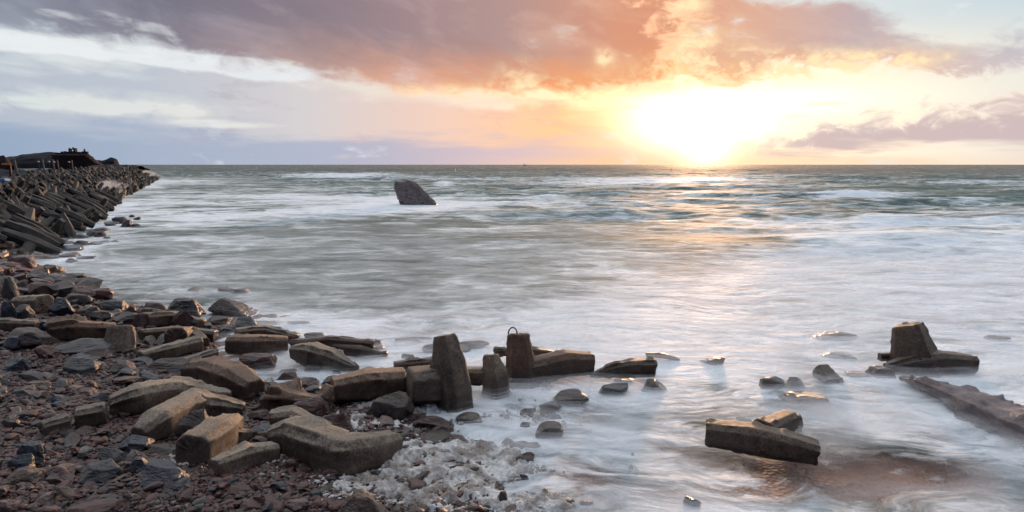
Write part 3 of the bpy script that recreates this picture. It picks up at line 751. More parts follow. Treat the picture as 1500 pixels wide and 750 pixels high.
# ------------------------------------------------------------------ dolosse of the revetment
def dolos_mesh(seed):
    r_ = np.random.default_rng(seed); L = 1.5
    parts = [([(0, 0, -L), (0, 0, -.3), (0, 0, .3), (0, 0, L)], [.20, .34, .34, .20]), ([(0, 0, 0), (1.1, 0, 0), (2.2, 0, 0)], [.32, .28, .32]),
             ([(2.2, -L, 0), (2.2, -.3, 0), (2.2, .3, 0), (2.2, L, 0)], [.20, .34, .34, .20])]
    V, F_, off = [], [], 0
    for P, Rr in parts:
        v, f, w = bar_np(P, Rr, low=True); V.append(v); F_.append(f + off); off += len(v)
    V = np.vstack(V) - np.array([1.1, 0, 0]); V += r_.uniform(-.025, .025, V.shape)
    m = mesh_np('dolos', V, np.vstack(F_)); m.materials.append(M_rev)
    return m
def rev_mat():
    m, t, b = new_mat('revetment_concrete')
    w = geo(t, 'Position'); r = objrand(t); n = noise(t, w, 1.1, 5, 0.6); n2 = noise(t, w, 9, 5, 0.65)
    col = ramp(t, n * 0.6 + n2 * 0.4 + (r - 0.5) * 0.2, [(0.3, (.020, .017, .015, 1)), (0.5, (.042, .036, .030, 1)), (0.72, (.085, .070, .057, 1))])
    z = sep(t, w)[2]
    col = mix(t, step(t, z + n, 1.7, 0.7) * 0.7, col, (.030, .026, .022, 1))
    setp(t, b, col, 0.7, bump(t, n2, 0.5, 0.05), 0.4)
    return m
M_rev = rev_mat()
toe = shore[17:]                                    # the toe of the revetment, from the near end outwards
def along(P, s):
    L = np.hypot(*np.diff(P, axis=0).T); c = np.concatenate([[0], np.cumsum(L)])
    s = min(max(s, 0), c[-1] - 1e-6); i = int(np.searchsorted(c, s, side='right') - 1)
    a, b = P[i], P[i + 1]; t = (s - c[i]) / L[i]; d = (b - a) / L[i]
    return a + (b - a) * t, np.array([d[1], -d[0]]), d   # point, seaward normal, direction
tot = np.hypot(*np.diff(toe, axis=0).T).sum()
DM = [dolos_mesh(s) for s in range(4)]
D_AX = np.array([1.0, 0.0])
cands = []
s = 1.0
while s < tot:
    p, nrm_, d_ = along(toe, s)
    if nrm_ @ np.array([1, 0.3]) < 0: nrm_ = -nrm_
    for row, inl in enumerate((-0.2, 1.8, 3.6, 5.4, 7.4, 9.4)):
        q = p - nrm_ * (inl + rnd.uniform(-.5, .5)) + d_ * rnd.uniform(-.5, .5)
        cands.append((q[0], q[1], row, math.atan2(nrm_[1], nrm_[0])))
    s += 1.55
# clutter of blocks further inland at the near end
for i in range(40):
    x_, y_ = rnd.uniform(-66, -34), rnd.uniform(44, 90)
    dd = float(sdist(x_, y_))
    if 9 < dd < 20: cands.append((x_, y_, 5, rnd.uniform(0, 6.28)))
def dol_matrix(x, y, row, ang):
    seaward = Vector((math.cos(ang), math.sin(ang), 0))
    slope = 0.50
    if row <= 1 and y < 88 and rnd.random() < (0.8 if row == 0 else .6):
        # crossed fluke lies down the slope, upright fluke inland: long limbs run into the water
        dn = (seaward + Vector((0, 0, -slope - rnd.uniform(0, .25)))).normalized()
        side = Vector((0, 0, 1)).cross(dn).normalized(); side = (side + dn * rnd.uniform(-.2, .2)).normalized()
        Rm = Matrix((side, dn, side.cross(dn))).transposed()          # local y runs down the slope
        Rm = Rm @ Matrix.Rotation(rnd.uniform(.6, 1.35), 3, 'Y')
    else:
        a = rnd.uniform(0, 6.28)
        Rm = Matrix.Rotation(a, 3, 'Z') @ Matrix.Rotation(rnd.choice((-1, 1)) * rnd.uniform(.55, 1.0), 3, 'X') @ Matrix.Rotation(rnd.uniform(-.5, .5), 3, 'Y')
    z = G(x, y) + (0.25 if row <= 1 else 0.35 + 0.17 * row * rnd.uniform(.3, 1))
    M4 = (Rm * rnd.uniform(.86, 1.0)).to_4x4(); M4.translation = Vector((x, y, z)); return M4
cands.sort(key=lambda c: math.hypot(c[0], c[1]))
vis = [c for c in cands if c[0] / c[1] > -0.83]
ROWN = ['waterline row of', 'second row up', 'third row up', 'fourth row up', 'fifth row up', 'topmost row of']
ONES = ['', 'first', 'second', 'third', 'fourth', 'fifth', 'sixth', 'seventh', 'eighth', 'ninth', 'tenth', 'eleventh', 'twelfth', 'thirteenth', 'fourteenth', 'fifteenth', 'sixteenth', 'seventeenth', 'eighteenth', 'nineteenth']
TENS = {2: 'twent', 3: 'thirt', 4: 'fort', 5: 'fift', 6: 'sixt', 7: 'sevent', 8: 'eight', 9: 'ninet'}
def ordinal(n): return ONES[n] if n < 20 else (TENS[n // 10] + 'ieth' if n % 10 == 0 else TENS[n // 10] + 'y-' + ONES[n % 10])
count = {}
for i, (x, y, row, ang) in enumerate(vis[:285]):
    count[row] = count.get(row, 0) + 1
    how = 'slanting' if row <= 1 and y < 88 else 'jumbled'; side_ = ROWN[row]
    o = obj('dolos', DM[i % 4], label='%s dolos, %s the sea defence, %s from the near end' % (how, ROWN[row], ordinal(count[row])), cat='dolos', group='dolosse piled on the revetment')
    o.matrix_world = dol_matrix(x, y, row, ang)
rest = vis[285:]
V, Fq, off = [], [], 0
base_v = np.empty(len(DM[0].vertices) * 3); DM[0].vertices.foreach_get('co', base_v); base_v = base_v.reshape(-1, 3)
quads = [list(p.vertices) for p in DM[0].polygons]
tris = np.array(quads)
for (x, y, row, ang) in rest:
    M4 = np.array(dol_matrix(x, y, row, ang)); V.append(base_v @ M4[:3, :3].T + M4[:3, 3]); Fq.append(tris + off); off += len(base_v)
obj('far_dolosse', mesh_np('far_dolosse', np.vstack(V), np.vstack(Fq)), M_rev, kind='stuff', label='mass of dark dolosse on the far tip of the revetment', cat='dolosse')
print('dolosse', len(vis), 'rest', len(rest))

# ------------------------------------------------------------------ boulders
rock_lib = {}
def rock_mesh(seed, n, **kw):
    key = (seed, n, tuple(sorted(kw.items())))
    v, f = rock_verts(seed, n, **kw)
    return v, f
def boulder(box, colour, label, name='boulder', cat='boulder', seed=None, n=4, sink=0.22, group=None, depth=0.8, sea=False, layers=0.03, rough=0.06, yaw=None, planes=14, lean=0.0, mat=None, peak=None, shift=None):
    x0, y0, x1, y1 = box
    seed = seed if seed is not None else int(x0 * 7 + y0 * 13) % 9973
    z = 0.0 if sea else 0.4
    cx = (x0 + x1) / 2
    for _ in range(6):
        p = on_z(cx, y1, z)
        if not sea: z = max(G(p[0], p[1]), -0.02)
    k = scale_at(p); w = (x1 - x0) * k; dist = math.hypot(p[0], p[1])
    ang = math.atan2(CAM_H - z, dist)
    dp = w * depth; pk0 = peak if peak is not None else 0.4
    ap = (y1 - y0) * k
    h = max(ap - dp * math.sin(ang) * (0.5 if pk0 < .3 else .3), ap * 0.6) / math.cos(ang) * (0.74 if sea and cat == 'rock' else 1.0)
    full = h / (1 - sink)
    pk = peak if peak is not None else ((0.08 if sea else 0.25) + 0.33 * ((seed * 37) % 100) / 100)
    sh = shift if shift is not None else (((seed * 53) % 100 / 100 - .5) * .6, ((seed * 91) % 100 / 100 - .5) * .3)
    v, f = rock_verts(seed, n, planes=planes, layers=layers, rough=rough, peak=pk, shift=sh)
    v = v * np.array([w * 1.04, dp, full])
    m = mesh_np(name, v, f, n >= 4 and False)
    yw = yaw if yaw is not None else (seed % 7 - 3) * 0.05
    o = obj(name, m, mat or ROCKM[colour], label=label, cat=cat, group=group)
    o.location = (p[0], p[1] + dp * 0.42, z + full * 0.5 - full * sink)
    o.rotation_euler = (0, lean, yw)
    NEAR.append((o.location[0], o.location[1], label))
    return o
B = boulder
# far stack in the bay
B((575, 263, 642, 301), 'brown', 'dark rock stack standing alone in the bay with foam round its foot', 'rock_stack', 'rock stack', seed=12, n=5, sea=True, depth=.7, rough=.11, planes=8, peak=.55, shift=(-.34, 0), sink=.18, mat=M_stack, layers=.02)
# boulders behind and in the inlet
B((298, 437, 372, 464), 'brown', 'dark peaked boulder with a lit ribbed right flank at the edge of the sea', seed=31, n=5, layers=.05, sea=True, peak=.8, shift=(-.3, 0))
B((236, 438, 295, 464), 'grey', 'rounded dark grey boulder left of the peaked boulder', seed=44, n=5, sea=True)
B((203, 442, 240, 458), 'pink', 'pinkish grey boulder faint in spray left of the rounded grey boulder', sea=True)
B((200, 451, 234, 463), 'brown', 'low dark boulder in front of the faint pinkish boulder', sea=True)
B((302, 464, 333, 476), 'tan', 'small brown boulder with an orange lit face below the peaked boulder')
B((340, 465, 378, 483), 'grey', 'dark hump shaped boulder above the sloping concrete beam')
B((310, 477, 342, 487), 'blue', 'flat dark rock between the small lit boulder and the inlet', cat='rock')
B((272, 419, 294, 427), 'brown', 'small dark rock awash alone above the rounded grey boulder', sea=True, cat='rock')
B((315, 420, 338, 428), 'brown', 'left one of two dark rocks awash beyond the peaked boulder', sea=True, cat='rock')
B((332, 421, 362, 430), 'brown', 'right and flatter one of two dark rocks awash beyond the peaked boulder', sea=True, cat='rock')
B((342, 521, 398, 543), 'red', 'dark red wet rock lying in the middle of the inlet foam', sea=True, seed=5, n=5)
B((404, 545, 432, 558), 'red', 'dark red stone at the beach side of the inlet')
B((407, 541, 433, 548), 'grey', 'small grey stone behind the dark red stone of the inlet', cat='stone')
B((445, 534, 470, 545), 'brown', 'block shaped dark stone below the large pointed brown block', sea=True, cat='stone')
B((487, 541, 498, 548), 'brown', 'tiny dark stone right of the block shaped stone in foam', sea=True, cat='stone')
B((552, 538, 562, 546), 'blue', 'tiny pointed black stone behind the long beam with a stub', sea=True, cat='stone')
B((444, 488, 470, 498), 'brown', 'dark stone behind the left end of the long thin beam', sea=True, cat='stone')
B((531, 494, 557, 508), 'grey', 'grey rock at the right end of the long thin beam', sea=True, cat='rock')
B((541, 503, 563, 513), 'brown', 'flat brown rock in front of the grey rock at the beam end', sea=True, cat='rock')
B((586, 517, 606, 526), 'pink', 'faint pink rock tip awash before the flat beam', sea=True, cat='rock')
B((578, 494, 634, 499), 'blue', 'long thin dark rock barely awash behind the tall pillar, left side', sea=True, cat='rock', depth=.3)
B((618, 500, 688, 517), 'brown', 'dark reef edge immediately behind the tall leaning pillar', sea=True, cat='rock', depth=.4)
B((665, 500, 716, 511), 'grey', 'flat grey slab awash right of the top of the tall pillar', 'slab', 'slab', sea=True, depth=.4)
B((420, 470, 452, 474), 'blue', 'thin dark rock line awash beyond the inlet, nearer the shore', sea=True, cat='rock', depth=.3)
# dark rocks left of the inlet
for bx, c, lb in [((322, 559, 345, 570), 'brown', 'brown stone at the right foot of the rusty ended block'),
                  ((412, 556, 460, 572), 'red', 'low red rock at the head of the inlet'),
                  ((468, 552, 502, 568), 'red', 'red wedge shaped rock left of the long beam with a stub'),
                  ((442, 566, 472, 578), 'brown', 'brown rock before the head of the inlet'),
                  ((395, 563, 424, 577), 'blue', 'black rock behind the flat topped red brown block'),
                  ((415, 585, 478, 616), 'red', 'rough dark red boulder against the flat topped block'),
                  ((256, 604, 302, 648), 'brown', 'ribbed brown rock wedged between two rounded concrete arms'),
                  ((366, 625, 402, 638), 'blue', 'grey green slate on the shingle right of the blunt arm'),
                  ((360, 602, 392, 617), 'red', 'red stone in the gap above the grey green slate'),
                  ((368, 590, 398, 602), 'red', 'dark red stone below the flat topped block'),
                  ((455, 606, 512, 636), 'red', 'red rock lying behind the bent block beside the froth'),
                  ((62, 477, 92, 492), 'blue', 'blue slab left of the rusty faced beam'),
                  ((56, 462, 94, 482), 'blue', 'black angular rock above the blue slab'),
                  ((68, 436, 102, 463), 'blue', 'blue black slab leaning beside the tan topped block'),
                  ((0, 441, 20, 470), 'blue', 'black boulder at the left edge under the dark bank'),
                  ((0, 392, 20, 412), 'red', 'dark boulder on the left edge at the top of the bank'),
                  ((0, 405, 22, 440), 'grey', 'tall grey boulder on the left edge below the dark boulder'),
                  ((14, 447, 42, 470), 'grey', 'grey rock in front of the tan topped block'),
                  ((0, 478, 62, 506), 'brown', 'broad sloping brown boulder at the left under the beam end'),
                  ((0, 493, 24, 512), 'blue', 'dark teal slab at the left edge beside the squat stub'),
                  ((60, 498, 152, 520), 'grey', 'wide speckled grey green slab in front of the rusty faced beam'),
                  ((48, 508, 78, 524), 'red', 'dark red stone right of the squat tan stub'),
                  ((108, 513, 148, 528), 'red', 'red oval stone left of the upright post'),
                  ((90, 520, 136, 534), 'blue', 'dark flat slab under the red oval stone'),
                  ((0, 525, 36, 545), 'blue', 'blue black rock at the left edge under the squat stub'),
                  ((24, 545, 62, 558), 'grey', 'flat grey stone lying below the squat stub'),
                  ((82, 526, 134, 550), 'grey', 'grey peaked boulder on the shingle in front of the upright post'),
                  ((150, 530, 192, 546), 'brown', 'brown flat rock at the foot of the upright post'),
                  ((160, 541, 192, 556), 'blue', 'dark rock right below the foot of the upright post'),
                  ((146, 553, 192, 564), 'tan', 'long low tan slab above the humped beam'),
                  ((205, 527, 270, 548), 'brown', 'layered brown rock left of the block with rusty end'),
                  ((196, 546, 230, 560), 'blue', 'dark flat rock under the layered brown rock'),
                  ((88, 430, 130, 448), 'brown', 'brown boulder at the waterline behind the blue black slab'),
                  ((86, 420, 132, 440), 'pink', 'smooth purple grey boulder sloping into the water on the left'),
                  ((138, 440, 182, 458), 'grey', 'dark pyramid boulder at the waterline left of centre bank'),
                  ((180, 446, 198, 460), 'pink', 'small pink boulder beside the dark pyramid boulder'),
                  ((100, 450, 138, 468), 'brown', 'brown boulder in front of the smooth purple boulder'),
                  ((130, 456, 160, 470), 'brown', 'low brown rock in front of the dark pyramid boulder'),
                  ((155, 458, 208, 474), 'brown', 'wide brown rock left of the dark crossed beam'),
                  ((192, 460, 214, 480), 'red', 'dark red rock touching the crossed beam'),
                  ((40, 411, 76, 430), 'red', 'dark triangular boulder with wet red face'),
                  ((20, 410, 52, 430), 'brown', 'dark boulder left of the triangular wet boulder'),
                  ((32, 402, 76, 420), 'blue', 'smooth blue grey rock lying in the surf'),
                  ((36, 388, 80, 404), 'tan', 'tan topped boulder rising from spray at the left'),
                  ((68, 400, 118, 414), 'brown', 'low dark rock running out from the tan topped boulder'),
                  ((0, 375, 46, 396), 'pink', 'smooth purple rock swept by waves at the left edge'),
                  ((0, 365, 30, 380), 'grey', 'dark wet rock under the nearest dolosse')]:
    B(bx, c, lb)
B((246, 454, 286, 481), 'red', 'narrow dark red slab leaning diagonally over a beam', 'slab', 'slab', lean=0.45, depth=.3)
# rocks at the toe of the revetment
TOE = [(160, 314, 182, 328), (176, 318, 190, 333), (188, 313, 196, 318), (194, 316, 204, 322), (148, 322, 168, 331), (135, 331, 156, 339), (124, 335, 142, 347), (136, 334, 152, 348),
       (190, 326, 202, 332), (104, 340, 124, 350), (104, 349, 126, 360), (66, 346, 92, 355), (90, 352, 106, 358), (126, 354, 146, 359), (78, 356, 116, 368), (60, 362, 84, 372), (84, 368, 110, 377),
       (110, 374, 134, 380), (44, 371, 76, 380), (142, 352, 158, 356), (160, 351, 172, 355), (114, 328, 126, 334), (150, 345, 160, 350), (24, 373, 40, 384), (92, 377, 108, 385)]
TOE.sort(key=lambda b: -b[3])
for i, bx in enumerate(TOE):
    c = ['brown', 'grey', 'blue', 'brown'][i % 4]
    B(bx, c, 'wave washed %s rock at the foot of the sea defence, %s in order of nearness' % ({'brown': 'brown', 'grey': 'grey', 'blue': 'black'}[c], ordinal(i + 1)), 'rock', 'rock', sea=True, n=3, group='wave washed rocks below the revetment')
# foreground stones
for bx, c, lb in [((0, 612, 20, 628), 'grey', 'pale grey stone at the left edge above the black rocks'),
                  ((16, 650, 60, 680), 'blue', 'angular black rock on the left of the shingle'),
                  ((6, 668, 42, 690), 'blue', 'dark slate slab just left of and under the angular black rock'),
                  ((2, 687, 52, 712), 'tan', 'smooth oval grey tan stone in the lower left corner'),
                  ((62, 684, 104, 704), 'pink', 'pale pink rounded stone, largest pale stone on the shingle'),
                  ((90, 683, 118, 694), 'pink', 'brownish pink stone right of the pale pink stone'),
                  ((104, 682, 166, 710), 'grey', 'dark grey mottled boulder on the lower left shingle'),
                  ((140, 658, 176, 682), 'grey', 'dark grey square rock at the middle of the lower left shingle'),
                  ((170, 642, 212, 666), 'blue', 'black rock right under the rounded concrete arm'),
                  ((184, 661, 204, 674), 'tan', 'orange brown stone between the black rocks'),
                  ((183, 672, 216, 694), 'blue', 'blue black rock above the wide dark slab'),
                  ((188, 687, 276, 718), 'blue', 'wide flat slate slab, darkest in the lower foreground'),
                  ((212, 655, 256, 670), 'brown', 'flat reddish brown stone left of the blunt concrete arm'),
                  ((76, 715, 108, 734), 'tan', 'orange tan block of sandstone near the bottom left'),
                  ((-6, 734, 20, 752), 'pink', 'pinkish block cut by the bottom left corner'),
                  ((90, 742, 158, 762), 'red', 'long flat red sandstone slab at the bottom edge'),
                  ((140, 727, 166, 737), 'grey', 'small grey oval pebble near the bottom edge'),
                  ((30, 560, 66, 572), 'tan', 'long orange brown stone on the left upper shingle'),
                  ((14, 571, 46, 583), 'grey', 'rounded grey stone under the long orange brown stone'),
                  ((56, 574, 72, 584), 'tan', 'small orange stone on the upper shingle'),
                  ((128, 560, 142, 571), 'tan', 'small tan pebble with bright side on the upper shingle'),
                  ((100, 572, 136, 582), 'red', 'flat dark red slab on the upper shingle'),
                  ((54, 607, 76, 617), 'red', 'reddish stone above the smallest concrete stub'),
                  ((96, 581, 116, 588), 'tan', 'yellowish flat stone on the upper shingle'),
                  ((134, 575, 164, 590), 'grey', 'grey green flat stone near the humped beam'),
                  ((110, 662, 128, 674), 'grey', 'grey oval stone in the centre of the lower left shingle'),
                  ((92, 636, 112, 650), 'pink', 'pink stone under the square concrete stub'),
                  ((74, 643, 96, 653), 'tan', 'tan stone right of the angular black rock'),
                  ((490, 727, 568, 765), 'tan', 'large rounded tan green boulder cut by the bottom edge'),
                  ((414, 675, 436, 692), 'red', 'upright red stone just below the bent block'),
                  ((468, 683, 508, 700), 'red', 'dark red stone under the middle of the bent block'),
                  ((370, 727, 388, 740), 'red', 'bright red brick coloured pebble at the bottom')]:
    B(bx, c, lb, 'stone', 'stone', sink=.15)
# rocks in the froth and wash at the bottom centre
for bx, c, lb in [((606, 604, 664, 632), 'red', 'dark red rock pile at the foot of the tallest pillar'),
                  ((630, 620, 664, 636), 'red', 'sharp edged dark red stone in froth'),
                  ((595, 636, 658, 654), 'brown', 'long brown slab pointing right out of the froth'),
                  ((572, 628, 600, 645), 'brown', 'foam flecked brown stone right of the bent block'),
                  ((580, 643, 600, 656), 'blue', 'small black stone above the froth'),
                  ((667, 606, 706, 620), 'brown', 'flat pointed brown slab in the wash below the stub'),
                  ((668, 649, 692, 660), 'brown', 'dark stone in thin wash at the centre'),
                  ((700, 651, 718, 659), 'brown', 'small brown stone right of the dark stone in thin wash'),
                  ((668, 661, 682, 678), 'red', 'narrow upright red stone standing in white froth'),
                  ((706, 676, 722, 684), 'grey', 'small split pale stone in thin wash'),
                  ((690, 645, 708, 651), 'red', 'thin reddish stone above the dark stone in thin wash'),
                  ((755, 658, 783, 679), 'tan', 'square stone with glowing orange top standing in the wash'),
                  ((762, 692, 776, 704), 'blue', 'blue black stone under the glowing orange topped stone'),
                  ((716, 700, 736, 707), 'brown', 'thin flat stone left of the blue black stone'),
                  ((746, 699, 758, 705), 'brown', 'tiny flat stone between thin stone and blue black stone'),
                  ((658, 706, 688, 728), 'brown', 'wide brown stone bedded in the lower froth'),
                  ((625, 714, 652, 740), 'brown', 'rounded dark brown stone in the lower froth'),
                  ((575, 694, 610, 718), 'red', 'red brown boulder left of the deep froth'),
                  ((722, 712, 744, 746), 'brown', 'upright dark stone with froth on its right side'),
                  ((794, 716, 808, 726), 'tan', 'tiny orange lit stone near the lower froth'),
                  ((818, 728, 842, 742), 'tan', 'pale flat lit stone at the bottom of the wash'),
                  ((848, 734, 870, 742), 'grey', 'small flat stone awash at the bottom edge'),
                  ((762, 606, 822, 614), 'blue', 'thin dark stone in the wash below the loop pillar'),
                  ((785, 588, 824, 602), 'brown', 'dark wedge rock with a raised right end'),
                  ((808, 569, 864, 595), 'brown', 'ribbed brown rock sloping down to the right, sunlit'),
                  ((784, 618, 826, 642), 'brown', 'low brown rock half covered by wash, with a raised corner'),
                  ((762, 617, 776, 626), 'brown', 'small dark rock left of the half covered brown rock'),
                  ((878, 561, 922, 581), 'blue', 'smooth black rock below the dark square ended beam'),
                  ((940, 551, 984, 574), 'brown', 'wet brown rock with glistening lumpy top below the beam end'),
                  ((900, 553, 930, 559), 'grey', 'faint rock awash left of the glistening lumpy rock'),
                  ((1028, 520, 1064, 534), 'grey', 'pointed grey tip awash in the middle distance'),
                  ((1117, 548, 1152, 570), 'brown', 'lumpy dark brown rock, left one of a touching pair'),
                  ((1148, 550, 1182, 568), 'brown', 'lumpy dark brown rock, right one of a touching pair'),
                  ((1152, 576, 1218, 592), 'brown', 'low brown ribbed rock lit orange below the touching pair'),
                  ((1144, 602, 1182, 634), 'red', 'rough red lump at the back of the lying dolos'),
                  ((1082, 611, 1104, 619), 'blue', 'small brown rock behind the lying dolos'),
                  ((1276, 534, 1314, 553), 'brown', 'jagged dark rock in front of the lone standing dolos'),
                  ((1198, 490, 1268, 498), 'blue', 'long low rock awash beyond the round topped stub'),
                  ((1210, 518, 1256, 525), 'blue', 'flat slab edge awash between the stub and the long low rock'),
                  ((1450, 491, 1482, 499), 'blue', 'small rock awash at the far right edge'),
                  ((1246, 546, 1282, 552), 'brown', 'thin brown rock awash left of the jagged dark rock'),
                  ((1004, 726, 1030, 746), 'blue', 'small black rock awash at the bottom right of centre')]:
    B(bx, c, lb, 'rock', 'rock', sea=True, sink=.3)
# the long slab on the right
bm_slab = block('rock_slab', 'long rugged dark slab running out of the right edge', [([(1322, 554, 5, {'z': .12}), (1366, 566, 17, {'z': .2}), (1430, 592, 30, {'z': .2}), (1490, 622, 34, {'z': .16}), (1590, 668, 38, {'z': .12})], {'flat': .55, 'roll': .06})], M_stack, 0.02, 0.08, cat='rock slab', rag=.03)

# ------------------------------------------------------------------ loose stones and shingle
def land_points(n, xr, yr, dmin=0.0):
    P = []
    while sum(len(a) for a in P) < n:
        x = rng.uniform(*xr, n); y = yr[0] * (yr[1] / yr[0]) ** rng.uniform(0, 1, n)
        d = sdist(x, y); px, py = to_px(x, y)
        ok = (d > dmin) & (px > -60) & (py < 800)
        P.append(np.stack([x[ok], y[ok]], 1))
    return np.vstack(P)[:n]
libs = {c: [mesh_np('cobble', rock_verts(900 + i * 7 + len(c), 3, planes=9, rough=.03, layers=.03)[0], ico(3)[1]) for i in range(3)] for c in ROCKM}
for c in libs:
    for m in libs[c]: m.materials.append(ROCKM[c])
pts = land_points(270, (-16, 2.5), (8.0, 24.0), 0.15)
CN = {'red': 'rust red', 'brown': 'brown', 'grey': 'grey', 'blue': 'blue black', 'tan': 'tan', 'pink': 'pale pink'}
zg = ground(pts[:, 0], pts[:, 1])
STOP = {'with', 'lying', 'on', 'in', 'beside', 'left', 'right', 'under', 'above', 'behind', 'at', 'below', 'towards', 'from', 'by', 'near', 'sloping', 'leaning', 'standing', 'crossed', 'half', 'entering', 'touching', 'against', 'wedged', 'tucked', 'rising', 'running', 'high', 'just', 'cut', 'pointing', 'bedded', 'resting', 'showing', 'poking', 'barely', 'awash', 'directly', 'immediately', 'swept', 'barely', 'before', 'between', 'to', 'beyond', 'of', 'and', 'faint', 'its', 'that'}
def short(l):
    w = l.replace(',', ' ').split(); out = []
    for i, x in enumerate(w):
        if i >= 2 and x in STOP: break
        out.append(x)
    return ' '.join(out[:6])
land = [n for n in NEAR if n[1] < 26]
used = {}
for i, (x, y) in enumerate(pts):
    c = rnd.choices(list(ROCKM), [6, 5, 4, 3, 1.0, 1.2])[0]
    s = rnd.uniform(.14, .27) * (1 + max(0, y - 11) * 0.05)
    asp, fl = rnd.uniform(.9, 1.5), rnd.uniform(.35, .75)
    j = min(range(len(land)), key=lambda k: (land[k][0] - x) ** 2 + (land[k][1] - y) ** 2)
    ddx, ddy = x - land[j][0], y - land[j][1]
    side = ('right of' if ddx > 0 else 'left of') if abs(ddx) > abs(ddy) else ('behind' if ddy > 0 else 'in front of')
    near_ = 'just' if math.hypot(ddx, ddy) < .7 else 'well'
    shape = 'slim' if fl < .45 else ('chunky' if fl > .62 else ('long' if asp > 1.25 else 'rounded'))
    lab = '%s %s %s cobble %s %s the %s' % ('small' if s < .2 else 'big', shape, CN[c], near_, side, short(land[j][2]))
    if lab in used: continue
    used[lab] = 1
    o = obj('cobble', libs[c][i % 3], label=lab, cat='cobble', group='loose cobbles on the shingle beach')
    o.scale = (s * asp, s * rnd.uniform(.7, 1.0), s * fl)
    o.location = (x, y, zg[i] + o.scale[2] * 0.28)
    o.rotation_euler = (rnd.uniform(-.3, .3), rnd.uniform(-.3, .3), rnd.uniform(0, 6.28))
def scatter(name, label, n, xr, yr, smin, smax, lvl, dmin=0.02, mat=M_shingle, pts=None, flat=(.3, .7), nlib=12, lift=.25, seed=0):
    P = land_points(n, xr, yr, dmin) if pts is None else pts
    n = len(P); zg = ground(P[:, 0], P[:, 1])
    base = [rock_verts(3000 + i + seed, lvl, planes=7, rough=.03 if lvl > 1 else 0) for i in range(nlib)]
    nv = len(base[0][0]); B_ = np.stack([b[0] for b in base]); f = base[0][1]
    sz = smin * (smax / smin) ** (rng.uniform(0, 1, n) ** 1.6)
    sc = np.stack([sz * rng.uniform(.9, 1.5, n), sz * rng.uniform(.7, 1., n), sz * rng.uniform(*flat, n)], 1)
    v = B_[rng.integers(0, nlib, n)] * sc[:, None, :]
    a, b, c = rng.uniform(-.45, .45, n), rng.uniform(-.45, .45, n), rng.uniform(0, 6.283, n)
    def rot(v, i, j, t):
        ci, si = np.cos(t)[:, None], np.sin(t)[:, None]; vi, vj = v[:, :, i].copy(), v[:, :, j].copy()
        v[:, :, i] = vi * ci - vj * si; v[:, :, j] = vi * si + vj * ci
    rot(v, 1, 2, a); rot(v, 2, 0, b); rot(v, 0, 1, c)
    v += np.stack([P[:, 0], P[:, 1], zg + sc[:, 2] * lift], 1)[:, None, :]
    F_ = (f[None] + (np.arange(n) * nv)[:, None, None]).reshape(-1, 3)
    return obj(name, mesh_np(name, v.reshape(-1, 3), F_), mat, kind='stuff', label=label, cat='shingle')
scatter('shingle', 'small red brown shingle covering the beach', 30000, (-14, 3), (7.4, 17), .035, .11, 1)
scatter('shingle_bank', 'coarse shingle and rubble between the blocks', 4600, (-24, 3), (8, 26), .07, .20, 2, seed=40)
scatter('rubble', 'dark broken rubble on the bank below the revetment', 800, (-44, -14), (25, 44), .3, .9, 2, seed=80, flat=(.4, .9))
print('tris', sum(len(m.polygons) for m in bpy.data.meshes))

